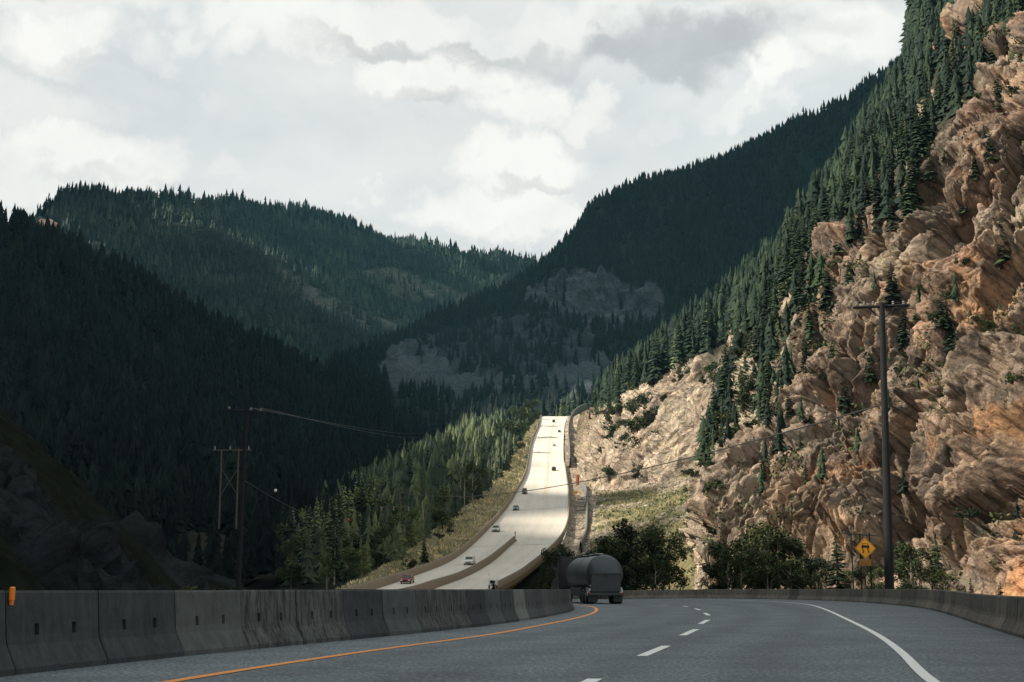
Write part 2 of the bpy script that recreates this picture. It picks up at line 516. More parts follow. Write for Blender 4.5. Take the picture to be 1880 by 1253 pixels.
ab = np.stack([aa, bb, 0 * aa], -1)
w1 = fbm(ab * .05, 3); w2 = fbm(ab * .05 + 40, 3)
md = .35 + 1.0 * sstep(-.35, .45, fbm(ab * .035 + 81, 3))
aw = aa + 3 * w1 + .35 * fbm(ab * .3 + 7, 2); bw = bb + 3 * w2 + .35 * fbm(ab * .3 + 19, 2)
TH = R(52)
ts = bw * math.cos(TH) - aw * math.sin(TH)                            # beds climb towards the camera
along = bw * math.sin(TH) + aw * math.cos(TH)
zz0 = 0 * ts + .5
f0, e0 = facets(np.stack([ts / 19, along / 34, zz0], -1) + 11)
f1, e1 = facets(np.stack([ts / 7.5, along / 12.5, zz0], -1))
f2, e2 = facets(np.stack([ts / 3.2, along / 5.0, zz0], -1) + 31)
f3, e3 = facets(np.stack([ts / 1.25, along / 1.9, zz0], -1) + 77)
_r2 = np.random.default_rng(5).random((8192, 4))
def blocks(t, u, W, L, seed):
    """bedded, jointed rock: straight beds cut by cross joints, each block set back or tilted by itself"""
    t = t / W + .35 * np.sin(u / (L * 2.3) + seed) + seed * 3.7
    i = np.floor(t).astype(np.int64)
    ri = _r2[(i * 131 + seed * 977) % 8192]
    uu_ = u / (L * (.6 + .9 * ri[..., 0])) + ri[..., 1] * 9
    j = np.floor(uu_).astype(np.int64)
    rb_ = _r2[(i * 131 + j * 2477 + seed * 577) % 8192]
    ft_, fu_ = t - i, uu_ - j
    h = (ri[..., 2] - .5) * .9 + (rb_[..., 0] - .5) * .9 + (ft_ - .5) * (rb_[..., 1] - .15) * 1.5 + (fu_ - .5) * (rb_[..., 2] - .5) * 1.3
    edge = np.minimum(np.minimum(ft_, 1 - ft_) * W, np.minimum(fu_, 1 - fu_) * L)
    return h, edge
b1, g1e = blocks(ts, along, 6.2, 15, 1)
b2, g2e = blocks(ts + .35 * w2 * 3, along, 2.3, 6.5, 2)
b3, g3e = blocks(ts, along, .85, 2.6, 3)
saw = lambda t: (t - np.floor(t))
bedm = sstep(-.25, .35, fbm(ab * .03 + 9, 3))
slab = (saw(ts / 5.0 + .5 * fbm(ab * .08, 2)) ** 1.5) * bedm
big = fbm(ab * np.array([.025, .022, 1]) + 3, 4)
gul = -np.maximum(0, .15 - np.abs(fbm(np.stack([ts * 1.0, along * .42, zz0], -1) * .045 + 63, 3))) * 30
far_k = sstep(260, 460, GC0[..., 1])
groove = fbm(np.stack([ts * .16, along * .03, zz0], -1) + 5, 4) * far_k * 4.5
crack = -1.1 * np.exp(-g1e / .22) * md - .7 * np.exp(-g2e / .16) - 2.2 * np.exp(-e0 * 20)
disp = big * 4.2 + f0 * 4.6 + gul * 1.35 + b1 * 2.4 * md + b2 * 1.9 * (1.3 - .45 * md) + b3 * .85 + f2 * .7 + f3 * .35 + .12 * fbm(ab * 1.1 + 2, 3) + crack
disp = disp * (1 - .62 * far_k) + groove
near_lim = sstep(.05, .8, VR)
smooth_far = 1 - .15 * far_k
spur = np.exp(-((UR - 5.55) / .38) ** 2)
amp = rock * near_lim * smooth_far * (1 - .65 * spur) + (1 - rock) * .30
GC = GC0 + NC * (disp * amp)[..., None]
pale = np.clip(sstep(8.0, 6.3, UR - .22 * (2.2 - VR) + .5 * fbm(GC0 * .02 + 5, 3)) * sstep(1.1, 2.2, UR) * (.55 + .45 * sstep(-.3, .2, fbm(GC0 * .03 + 70, 3))) + .55 * sstep(.28, .6, fbm(GC0 * .045 + 21, 3)), 0, 1)
NC2 = normals(GC); NC2 = np.where((NC2 * NC).sum(-1, keepdims=True) < 0, -NC2, NC2)
flat = sstep(.66, .86, NC2[..., 2])
grassy = np.clip(flat * .75 * sstep(-.1, .3, fbm(GC0 * .1 + 33, 3)) * rock, 0, 1)
cover = np.stack([rock, grassy, pale], -1)
# orange iron-stained rock patches are a second colour carried by the rock itself
orange = sstep(.12, .55, fbm(GC0 * np.array([.07, .07, .085]) + 14, 4)) * (.35 * sstep(5.8, 7.5, UR) + .65 * sstep(8.4, 9.4, UR))
mt, nt, bs = M['cliff'], M['cliff'].node_tree, M['cliff'].node_tree.nodes['Principled BSDF']
lk = bs.inputs['Base Color'].links[0]; src = lk.from_socket
at = nn(nt, 'ShaderNodeAttribute', attribute_name='iron')
fac = mth(nt, 'MULTIPLY', at.outputs['Fac'], .62)
nt.links.new(mixc(nt, fac, src, mixc(nt, 1.0, src, (1.7, 1.2, .72), 'MULTIPLY')), bs.inputs['Base Color'])
at2 = nn(nt, 'ShaderNodeAttribute', attribute_name='bed')
def vor(sx, sy, rnd=1.0):
    mp_ = scaled(nt, at2.outputs['Vector'], (sx, sy, 1))
    wn = nn(nt, 'ShaderNodeTexNoise', Scale=1.3, Detail=4, Roughness=.65); nt.links.new(mp_, wn.inputs['Vector'])
    wm = nt.nodes.new('ShaderNodeVectorMath'); wm.operation = 'MULTIPLY_ADD'; nt.links.new(wn.outputs['Color'], wm.inputs[0]); wm.inputs[1].default_value = (.45, .45, 0); nt.links.new(mp_, wm.inputs[2])
    a_ = nt.nodes.new('ShaderNodeTexVoronoi'); a_.feature = 'DISTANCE_TO_EDGE'; a_.inputs['Scale'].default_value = 1; nt.links.new(wm.outputs[0], a_.inputs['Vector'])
    b_ = nt.nodes.new('ShaderNodeTexVoronoi'); b_.feature = 'F1'; b_.inputs['Scale'].default_value = 1; nt.links.new(wm.outputs[0], b_.inputs['Vector'])
    return a_.outputs['Distance'], b_.outputs['Color']
d1, c1_ = vor(.36, .17); d2_, c2_ = vor(1.0, .5)
sepc = nt.nodes.new('ShaderNodeSeparateColor'); nt.links.new(c1_, sepc.inputs[0])
sepd = nt.nodes.new('ShaderNodeSeparateColor'); nt.links.new(c2_, sepd.inputs[0])
cur = bs.inputs['Base Color'].links[0].from_socket
cur = mixc(nt, .85, cur, mixc(nt, 1.0, cur, ramp(nt, sepc.outputs[0], [(0, (.66, .64, .63)), (.55, (1, 1, 1)), (1, (1.38, 1.32, 1.22))]), 'MULTIPLY'))
cur = mixc(nt, .7, cur, mixc(nt, 1.0, cur, ramp(nt, sepd.outputs[1], [(0, (.72, .71, .70)), (1, (1.25, 1.22, 1.18))]), 'MULTIPLY'))
seam = mixc(nt, 1.0, ramp(nt, d1, [(.0, (.30, .27, .25)), (.07, (1, 1, 1))]), ramp(nt, d2_, [(.0, (.55, .53, .51)), (.06, (1, 1, 1))]), 'MULTIPLY')
sepv = nt.nodes.new('ShaderNodeSeparateColor'); atc = nn(nt, 'ShaderNodeAttribute', attribute_name='cover'); nt.links.new(atc.outputs['Color'], sepv.inputs[0])
rk_ = mth(nt, 'SUBTRACT', sepv.outputs[0], sepv.outputs[1], clamp=True)
cur = mixc(nt, rk_, bs.inputs['Base Color'].links[0].from_socket, mixc(nt, .8, cur, mixc(nt, 1.0, cur, seam, 'MULTIPLY')))
nt.links.new(cur, bs.inputs['Base Color'])
bmp = [n_ for n_ in nt.nodes if n_.bl_idname == 'ShaderNodeBump'][0]
hsrc = bmp.inputs['Height'].links[0].from_socket
hh_ = mth(nt, 'ADD', mth(nt, 'MULTIPLY', sepc.outputs[1], 1.2), mth(nt, 'MULTIPLY', sepd.outputs[0], .6))
hh_ = mth(nt, 'ADD', hh_, mth(nt, 'MULTIPLY', mth(nt, 'MINIMUM', d1, .03), 5.0))
nt.links.new(mth(nt, 'ADD', hsrc, hh_), bmp.inputs['Height'])
structure('rocky_hillside', gridmesh('rocky_hillside', GC, False, {'cover': cover, 'iron': orange * rock, 'bed': np.stack([ts, along, 0 * ts], -1)}), M['cliff'])
cpx, cpy = proj(GC)

def on_cliff(x, y):
    """surface point of the hillside seen at a pixel"""
    d2 = (cpx - x) ** 2 + (cpy - y) ** 2
    d2 = np.where(VR > 6.2, 1e9, d2)
    i = np.unravel_index(np.argmin(d2), d2.shape)
    return GC[i]

# ================================================================== far road
FR = [  # photo y, left x, right x, forward distance
 (1120, 560, 830, 185), (1100, 630, 872, 205), (1082, 690, 905, 225), (1058, 760, 949, 262), (1034, 821, 981, 300), (1015, 851, 1004, 330), (988, 881, 1029, 365),
 (956, 912, 1041, 415), (926, 936, 1043, 465), (904, 949, 1042, 520), (871, 966, 1038, 610), (846, 971, 1035, 690),
 (821, 975, 1034.5, 780), (802, 981, 1035, 860), (781, 990, 1037, 960), (766, 993, 1043, 1050), (767, 1000, 1056, 1110), (785, 1010, 1075, 1200)]
fl = PA([(l, y, d) for y, l, r, d in FR]); fr_ = PA([(r, y, d) for y, l, r, d in FR])
fl = pchip_axis(fl, [24] * (len(FR) - 1)); fr_ = pchip_axis(fr_, [24] * (len(FR) - 1))
def smooth_path(p, k=17):
    ker = np.hanning(k + 2)[1:-1]; ker /= ker.sum()
    q = np.pad(p, ((k // 2, k // 2), (0, 0)), mode='edge')
    out = np.stack([np.convolve(q[:, i], ker, 'valid') for i in range(3)], -1)
    out[:3] = p[:3]; out[-3:] = p[-3:]
    return out
fl = smooth_path(fl); fr_ = smooth_path(fr_)
NS = len(fl)
tt = np.linspace(0, 1, 25)
GR = fl[:, None, :] * (1 - tt)[None, :, None] + fr_[:, None, :] * tt[None, :, None]
wear = 1 - .55 * np.exp(-((tt[None, :] - .30) / .035) ** 2) - .4 * np.exp(-((tt[None, :] - .62) / .05) ** 2) - .35 * np.exp(-((tt[None, :] - .80) / .03) ** 2)
wear = np.clip(np.repeat(wear, NS, 0) + .3 * fbm(GR * .02, 3), 0, 1)
structure('far_road', gridmesh('far_road', GR, True, {'wear': wear}), M['far_road'])

def ribbon(path, width, dz=.01, lateral=None):
    path = np.asarray(path, float)
    t = np.gradient(path, axis=0); t[:, 2] = 0; t /= np.linalg.norm(t, axis=1)[:, None]
    n = np.stack([-t[:, 1], t[:, 0], 0 * t[:, 0]], -1)
    up = np.array([0, 0, dz])
    return np.stack([path + n * width / 2 + up, path - n * width / 2 + up], 1)

def far_line(tv, i0, i1, w, dz=.05):
    s = (fl[i0:i1] * (1 - tv) + fr_[i0:i1] * tv)
    return ribbon(s, w, dz)
for k, (tv, i0, i1, w, mt_) in enumerate([(.535, 200, NS - 30, .16, 'faded_yellow'), (.565, 200, NS - 30, .16, 'faded_yellow'), (.93, 20, NS - 40, .25, 'faded_white'), (.06, 130, NS - 40, .2, 'faded_white')]):
    structure('road_line', gridmesh('road_line', far_line(tv, i0, i1, w)), M[mt_])
# expansion joints across the slab
for i in (62, 92, 130, 182):
    a, b = fl[i], fr_[min(i + 5, NS - 1)]
    pth = np.linspace(a, b, 14)
    zz = np.interp(np.linspace(0, 1, 14), [0, 1], [a[2], b[2]])
    pth[:, 2] = zz
    g = ribbon(pth, .35, .06)
    structure('road_joint', gridmesh('road_joint', g), M['dark_seam'])

def wall_along(path, h, w, name, mat, base=-.3, side=0, top_w=None, smooth_h=None):
    """a continuous wall whose centre line follows path"""
    path = np.asarray(path, float)
    t = np.gradient(path, axis=0); t[:, 2] = 0; t /= np.linalg.norm(t, axis=1)[:, None]
    n = np.stack([-t[:, 1], t[:, 0], 0 * t[:, 0]], -1)
    tw = top_w if top_w else w * .6
    hh = np.full(len(path), h) if smooth_h is None else smooth_h
    c = path + n * side
    z = lambda a: np.stack([0 * hh, 0 * hh, a + 0 * hh], -1)
    ring = [c + n * w / 2 + z(base), c + n * w / 2 + z(.25), c + n * tw / 2 + z(hh * .45), c + n * tw / 2 * .9 + z(hh), c - n * tw / 2 * .9 + z(hh), c - n * tw / 2 + z(hh * .45), c - n * w / 2 + z(.25), c - n * w / 2 + z(base)]
    G = np.stack(ring, 1)
    me = gridmesh(name, G, False)
    return link(name, me, mat)
tag(wall_along(fl[6:NS - 40], 1.35, .7, 'roadside_wall', M['wall_concrete'], side=.3), 'long brown concrete wall on the grassy bank side of the pale far road', 'wall')
# median wall: ends at the nose where both carriageways meet
mid_px = [(1110, 690, 195), (1090, 770, 214), (1082, 792, 225), (1066, 840, 251), (1039, 890, 291), (1010, 927, 337), (995, 944, 356)]
mp = pchip_axis(PA([(x, y, d) for y, x, d in mid_px]), [16] * 6)
tag(wall_along(mp, 1.35, .7, 'median_wall', M['wall_concrete']), 'brown concrete median wall dividing the two carriageways of the far road', 'wall')
pp = empty('marker_post', tuple(mp[-1] + np.array([.25, 1.2, 0])), 0, 'thin brown marker post standing at the nose of the median wall', 'marker post')
b = MB(); b.tube([(0, 0, -.2), (0, 0, 2.6)], .09, 8); b.build('post', M['pole_wood_pale'], pp)
b = MB(); b.box((0, -.12, 2.3), (.34, .05, .6), 0, .02); b.build('marker_plate', M['sign_dull'], pp)
b = MB(); b.box((0, -.3, .25), (.9, .9, .7), 0, .15); b.build('footing', M['wall_concrete'], pp)
tag(wall_along(fr_[46:150], 1.0, .6, 'bridge_parapet', M['wall_concrete'], side=-.3), 'tan concrete parapet on the outer edge of the far bridge deck', 'parapet')
tag(wall_along(fr_[149:NS - 150], 1.0, .6, 'roadside_barrier', M['wall_concrete'], side=-.3), 'low pale barrier between the far road and its gravel strip', 'barrier')
# bridge under the lower half of the far road
br = empty('bridge', tuple(fr_[60]), 0, 'concrete bridge deck edge on slim columns carrying the far road', 'bridge')
edge = fr_[44:146]
t = np.gradient(edge, axis=0); t[:, 2] = 0; t /= np.linalg.norm(t, axis=1)[:, None]
n = np.stack([-t[:, 1], t[:, 0], 0 * t[:, 0]], -1)
dn = lambda a: np.array([0, 0, a])
off = np.array(fr_[60])
G = np.stack([edge - n * .6 + dn(-.05), edge - n * .6 + dn(-.9), edge + n * .5 + dn(-.95), edge + n * .9 + dn(-2.3), edge + n * 10 + dn(-2.3)], 1) - off
link('girder', gridmesh('girder', G, False), M['wall_concrete'], br)
for i in (8, 24, 40, 54, 66, 78, 90):
    p = edge[i] + n[i] * 2.0 - off
    b = MB(); b.tube([(p[0], p[1], p[2] - 14), (p[0], p[1], p[2] - 2.3)], .45, 10); b.build('pier', M['barrier'], br)  # dark concrete stands in for the shade under the deck

sidev = (fr_ - fl); sidev[:, 2] = 0; sidev /= np.linalg.norm(sidev, axis=1)[:, None]
GE = np.stack([fl - sidev * 2 + dn(-2.0), fl * .5 + fr_ * .5 + dn(-2.15), fr_ + sidev * .8 + dn(-2.5), fr_ + sidev * 8 + dn(-6.5)], 1)[:150]
structure('embankment', gridmesh('embankment', GE, True, {'cover': np.zeros(GE.shape)}), M['bank'])
# ground on the hill side of the far road, with the gravel strip and the grassy fan
SR = [
 [(860,1140,190),(930,1140,190),(1010,1135,190),(1090,1125,180),(1180,1115,170),(1300,1110,160)],
 [(905,1120,225),(960,1118,228),(1020,1112,230),(1080,1100,225),(1180,1090,205),(1300,1085,180)],
 [(985,1072,300),(1020,1068,300),(1050,1060,300),(1085,1050,295),(1180,1040,265),(1300,1020,210)],
 [(1032,996,365),(1050,998,365),(1068,996,365),(1085,990,360),(1185,960,335),(1300,920,300)],
 [(1044,959,415),(1056,960,415),(1070,959,418),(1090,950,415),(1185,924,415),(1300,880,400)],
 [(1045,907,520),(1056,907,520),(1070,906,520),(1090,899,532),(1188,892,502),(1300,862,474)],
 [(1041,873,610),(1047,873,610),(1054,873,612),(1064,871,625),(1080,868,650),(1110,860,670)],
 [(1036,848,690),(1044,848,690),(1051,847,692),(1060,844,700),(1072,840,720),(1085,836,740)],
 [(1036,822,780),(1044,822,780),(1050,821,785),(1060,816,800),(1070,812,820),(1080,810,840)],
 [(1036,804,860),(1043,803,860),(1050,802,865),(1058,798,880),(1066,796,890),(1075,794,900)],
 [(1044,767,1050),(1052,765,1050),(1060,762,1055),(1070,758,1060),(1080,754,1070),(1090,750,1080)],
 [(1070,786,1200),(1080,784,1200),(1090,780,1205),(1100,775,1210),(1110,770,1220),(1125,765,1230)],
]
GS = patch(SR, 16, [8, 10, 14, 40, 40])
GS[..., 2] -= .25
gx, gy = proj(GS)
colp = np.repeat(np.concatenate([i + np.arange(n) / n for i, n in enumerate([8, 10, 14, 40, 40])] + [[5]])[None], GS.shape[0], 0)
GS[..., 2] += (.5 * fbm(GS * .06, 4) + .25 * fbm(GS * .4, 3)) * sstep(2.6, 3.2, colp) * 1.2
gk = sstep(2.9, 3.2, colp)
streak = sstep(.02, .3, fbm(np.stack([GS[..., 0] * .02 + GS[..., 2] * .10, GS[..., 1] * .012, GS[..., 2] * .16], -1), 4))
structure('hillside_grass', gridmesh('hillside_grass', GS, True, {'cover': np.stack([np.ones_like(gk), np.maximum(gk * (1 - .75 * streak), .35 * (1 - gk) * (GS[..., 1] < 330)), .9 + 0 * gk], -1), 'iron': 0 * gk, 'bed': np.stack([GS[..., 0] * .9, GS[..., 1] * .35, 0 * gk], -1)}), M['cliff'])
# low wall in the gravel strip and the tall wall higher up the road
wl = pchip_axis(PA([(1066, 1012, 345), (1076, 985, 380), (1078, 950, 425), (1078, 915, 500), (1074, 900, 535), (1066, 893, 555)]), [12] * 5)
tag(wall_along(wl, 2.0, .9, 'ditch_wall', M['wall_grey']), 'low grey-green wall between the gravel strip and the grassy fan', 'wall')
wu = pchip_axis(PA([(1040, 858, 655), (1040, 830, 745), (1039, 808, 835), (1041, 785, 945), (1048, 768, 1030), (1060, 756, 1075), (1079, 748, 1110)]), [12] * 6)
tag(wall_along(wu, 4.2, 1.2, 'retaining_wall', M['wall_grey'], side=-1.6), 'tall grey-green wall curving uphill beside the top of the far road', 'wall')
b = MB(); b.tube([tuple(np.array(P(1060, 893, 560)) + np.array([0, 0, -.5])), tuple(np.array(P(1060, 872, 560)))], .7, 8)
tag(b.build('rusty_post', simple('rust', (.30, .12, .06), .8, .3, 1)), 'rusty reddish post at the foot of the pale rock face', 'post')
sg = empty('roadside_sign', P(1057, 917, 500), 0, 'tiny orange diamond sign on the gravel strip beside the far road', 'sign')
b = MB(); b.tube([(0, 0, 0), (0, 0, 2.6)], .07, 6); b.build('post', M['pole_wood'], sg)
b = MB(); b.add([(0, -.1, 1.5), (.8, -.1, 2.3), (0, -.1, 3.1), (-.8, -.1, 2.3), (0, -.06, 1.5), (.8, -.06, 2.3), (0, -.06, 3.1), (-.8, -.06, 2.3)], [(0, 1, 2, 3), (7, 6, 5, 4), (0, 4, 5, 1), (1, 5, 6, 2), (2, 6, 7, 3), (3, 7, 4, 0)]); b.build('sign_panel', M['sign_orange'], sg)

# ground on the valley side of the far road
SL = [
 [(560,1125,185),(500,1130,190),(430,1135,195),(330,1140,205),(180,1145,220),(0,1150,240)],
 [(690,1090,225),(640,1092,226),(590,1098,228),(500,1110,240),(350,1118,260),(150,1125,290)],
 [(820,1040,300),(780,1042,297),(735,1030,295),(640,1062,300),(450,1085,312),(250,1095,330)],
 [(878,994,365),(838,994,362),(790,990,360),(680,1030,366),(480,1070,380),(300,1085,400)],
 [(909,962,415),(872,962,413),(832,956,412),(700,1005,420),(510,1050,440),(350,1070,470)],
 [(933,932,465),(902,930,464),(868,928,463),(730,985,475),(530,1035,500),(380,1050,540)],
 [(946,910,520),(922,907,519),(900,902,518),(750,960,535),(550,1015,570),(420,1030,620)],
 [(963,876,610),(950,873,610),(934,866,610),(790,925,635),(590,985,680),(470,1000,740)],
 [(971,826,780),(962,822,780),(952,818,780),(840,870,810),(650,945,860),(540,960,930)],
 [(986,785,960),(980,784,960),(974,788,960),(880,835,985),(710,900,1030),(610,920,1090)],
 [(990,770,1050),(984,774,1050),(976,782,1050),(890,822,1075),(730,885,1120),(640,905,1180)],
 [(1000,790,1200),(985,795,1200),(970,800,1210),(890,840,1250),(760,880,1300),(680,900,1350)],
]
GV = patch(SL, 16, [12, 14, 30, 24, 16])
GV[..., 2] -= .25
cv = np.repeat(np.concatenate([i + np.arange(n) / n for i, n in enumerate([12, 14, 30, 24, 16])] + [[5]])[None], GV.shape[0], 0)
GV[..., 2] += (.6 * fbm(GV * .07, 4)) * sstep(.4, 1.2, cv)
gk = 1 - sstep(2.1, 2.7, cv + .3 * fbm(GV * .05 + 8, 3))
structure('grass_bank', gridmesh('grass_bank', GV, True, {'cover': np.stack([0 * gk, gk, 0 * gk], -1)}), M['hill'])

# ================================================================== mountains and slopes
def hillpatch(name, ctrl, nu, nv, amp, sc, rock_fn=None, mat='mountain'):
    G = patch(ctrl, nu, nv)
    N = normals(G)
    if N[G.shape[0] // 2, G.shape[1] // 3, 1] > 0: N = -N
    G = G + N * (amp * fbm(G * sc + 5, 4))[..., None]
    x, y = proj(G)
    cov = rock_fn(G, x, y) if rock_fn else np.zeros(G.shape)
    if rock_fn:
        f, e = facets(G * np.array([.028, .028, .06]) + 3)
        zl = (G[..., 2] + 6 * fbm(G * .01 + 2, 3)) / 11; led = (zl - np.floor(zl)) ** 2
        G = G + N * ((f * 9 + led * 9 + 5 * fbm(G * .05 + 7, 3)) * cov[..., 0])[..., None]
    structure(name, gridmesh(name, G, False, {'cover': cov}), M[mat])
    return G, cov

BL = [
 [(-260,760,1200),(-260,700,1500),(-260,620,1800),(-260,540,2050),(-260,500,2200),(-260,560,2600)],
 [(-80,760,1250),(-70,690,1550),(-60,600,1850),(-50,520,2080),(-40,482,2220),(-40,540,2600)],
 [(40,760,1300),(50,690,1600),(60,580,1900),(70,470,2120),(78,416,2250),(85,470,2600)],
 [(130,765,1350),(135,680,1650),(140,560,1950),(146,430,2180),(150,372,2300),(155,430,2700)],
 [(260,770,1400),(262,680,1720),(265,560,2020),(268,440,2260),(270,376,2400),(275,430,2800)],
 [(400,775,1450),(402,680,1780),(405,560,2100),(408,450,2340),(410,380,2500),(412,430,2900)],
 [(520,780,1500),(525,690,1850),(530,570,2160),(535,460,2420),(540,388,2600),(545,430,3000)],
 [(620,785,1550),(630,700,1900),(640,590,2230),(650,490,2490),(655,420,2650),(660,470,3050)],
 [(720,790,1600),(725,700,2000),(735,600,2320),(745,520,2560),(752,450,2720),(760,500,3100)],
 [(830,790,1700),(832,700,2100),(838,610,2420),(845,535,2640),(850,468,2800),(855,520,3150)],
 [(940,790,1800),(940,700,2200),(942,610,2520),(945,540,2720),(948,482,2880),(950,530,3200)],
 [(1060,790,1900),(1060,700,2300),(1062,620,2600),(1066,550,2800),(1070,484,2950),(1075,540,3250)],
 [(1220,790,2000),(1220,700,2400),(1222,620,2700),(1226,540,2900),(1230,470,3050),(1235,540,3350)],
]
def bl_cov(G, x, y):
    c = np.zeros(G.shape)
    bare = in_poly(x, y, [(500,480),(560,520),(640,560),(740,600),(740,610),(640,600),(560,560),(505,500)]) | in_poly(x, y, [(640,500),(720,490),(860,540),(930,560),(860,575),(760,560)]) | in_poly(x, y, [(660,580),(740,590),(735,612),(650,612)]) | in_poly(x, y, [(905,505),(935,500),(925,525),(900,540)])
    c[..., 1] = bare * (.6 + .4 * sstep(-.2, .3, fbm(G * .02, 3)))
    out = in_poly(x, y, [(66,412),(84,404),(104,412),(102,432),(80,438),(66,430)])
    c[..., 0] = out; c[..., 2] = out
    return c
GBL, cBL = hillpatch('mountain', BL, 16, [10, 20, 24, 22, 10], 22, .006, bl_cov)

BR = [
 [(520,930,1190),(540,780,1340),(560,740,1420),(570,710,1480),(580,690,1540),(590,676,1580),(600,700,1700)],
 [(620,930,1170),(640,755,1330),(655,720,1420),(662,695,1490),(668,670,1560),(675,648,1640),(680,680,1800)],
 [(720,930,1140),(725,745,1290),(735,710,1400),(745,680,1500),(755,640,1600),(765,618,1700),(770,660,1860)],
 [(800,930,1120),(805,740,1280),(812,705,1380),(820,665,1500),(835,620,1640),(850,586,1760),(855,640,1920)],
 [(880,930,1110),(885,740,1270),(890,700,1370),(900,650,1500),(915,590,1660),(930,540,1800),(935,590,1960)],
 [(950,930,1100),(955,738,1260),(962,690,1370),(972,620,1500),(985,550,1660),(1000,492,1830),(1005,550,2000)],
 [(1020,930,1090),(1022,735,1250),(1028,680,1360),(1035,610,1470),(1045,520,1600),(1060,430,1800),(1065,490,2000)],
 [(1080,930,1090),(1082,735,1240),(1085,680,1340),(1090,605,1450),(1098,515,1560),(1112,380,1760),(1118,440,1980)],
 [(1160,930,1090),(1160,735,1230),(1160,680,1320),(1162,600,1430),(1166,510,1530),(1180,352,1720),(1185,410,1950)],
 [(1250,930,1090),(1250,735,1220),(1250,680,1310),(1250,600,1410),(1252,500,1520),(1265,322,1680),(1270,380,1900)],
 [(1360,930,1090),(1360,735,1210),(1360,680,1300),(1360,590,1400),(1360,470,1500),(1370,282,1640),(1375,340,1850)],
 [(1480,930,1090),(1480,720,1210),(1480,640,1290),(1480,540,1390),(1480,400,1480),(1485,230,1600),(1490,290,1800)],
 [(1600,930,1090),(1600,700,1210),(1600,600,1280),(1600,480,1370),(1600,320,1460),(1600,175,1560),(1605,230,1750)],
 [(1740,930,1090),(1740,680,1210),(1740,560,1270),(1740,420,1350),(1740,250,1430),(1740,100,1520),(1745,160,1700)],
 [(1950,930,1090),(1950,660,1210),(1950,500,1270),(1950,350,1340),(1950,160,1420),(1950,0,1500),(1955,60,1650)],
]
BAND = [(985,530),(1010,512),(1060,505),(1120,512),(1180,530),(1222,548),(1220,600),(1160,612),(1080,605),(1000,585),(960,560)]
SCREE = [(680,690),(720,640),(800,640),(830,690),(900,690),(960,700),(1040,690),(1120,660),(1130,700),(1090,730),(960,730),(840,735),(730,735)]
FACE = [(690,660),(760,630),(850,600),(940,580),(1000,590),(1080,610),(1110,650),(1040,690),(900,690),(830,690),(700,700)]
def br_cov(G, x, y):
    c = np.zeros(G.shape)
    nz = fbm(G * .015, 4)
    c[..., 0] = in_poly(x + 14 * nz, y + 10 * nz, BAND) | in_poly(x + 12 * nz, y + 12 * nz, SCREE) | (in_poly(x, y, FACE) & (nz > -.06))
    c[..., 2] = in_poly(x + 12 * nz, y + 12 * nz, SCREE) * .5 + in_poly(x, y, BAND) * sstep(-.1, .3, np.sin(G[..., 2] * .55 + 3 * nz)) * .8
    c[..., 0] = np.maximum(c[..., 0], .8 * in_poly(x + 10 * nz, y + 8 * nz, FACE))
    return c
GBR, cBR = hillpatch('mountain', BR, 22, [12, 22, 30, 36, 40, 10], 14, .010, br_cov)

L1 = [
 [(-420,1100,200),(-420,900,330),(-420,680,560),(-420,480,800),(-420,330,940),(-420,360,1100)],
 [(-200,1095,215),(-200,900,350),(-190,700,600),(-180,530,850),(-170,400,1000),(-170,440,1200)],
 [(0,1090,230),(0,900,380),(5,720,640),(12,560,900),(20,428,1050),(25,470,1250)],
 [(100,1085,245),(100,910,400),(100,740,680),(100,590,930),(100,456,1090),(105,500,1300)],
 [(200,1082,260),(200,925,420),(200,765,700),(200,625,960),(200,508,1130),(205,550,1330)],
 [(310,1080,275),(310,940,450),(310,795,740),(312,672,1000),(315,566,1180),(320,610,1370)],
 [(410,1078,290),(410,955,490),(410,825,790),(412,716,1050),(415,622,1230),(420,660,1420)],
 [(510,1076,305),(510,970,540),(510,850,840),(512,750,1100),(515,666,1280),(520,710,1460)],
 [(600,1074,330),(600,975,600),(605,870,890),(610,785,1130),(615,708,1330),(620,750,1500)],
 [(690,1070,380),(690,965,680),(695,880,950),(700,810,1170),(705,752,1370),(710,790,1540)],
 [(770,1060,450),(775,950,760),(780,885,1000),(785,835,1200),(790,800,1390),(795,830,1550)],
 [(850,1050,520),(855,940,830),(860,890,1040),(865,860,1220),(870,840,1400),(875,870,1560)],
]
def l1_cov(G, x, y):
    c = np.zeros(G.shape)
    c[..., 1] = in_poly(x, y, [(345,930),(420,950),(440,1010),(520,1070),(360,1060)]) * .05
    return c
GL1, cL1 = hillpatch('hill', L1, 18, [16, 26, 28, 24, 10], 7, .02, l1_cov, 'hill')

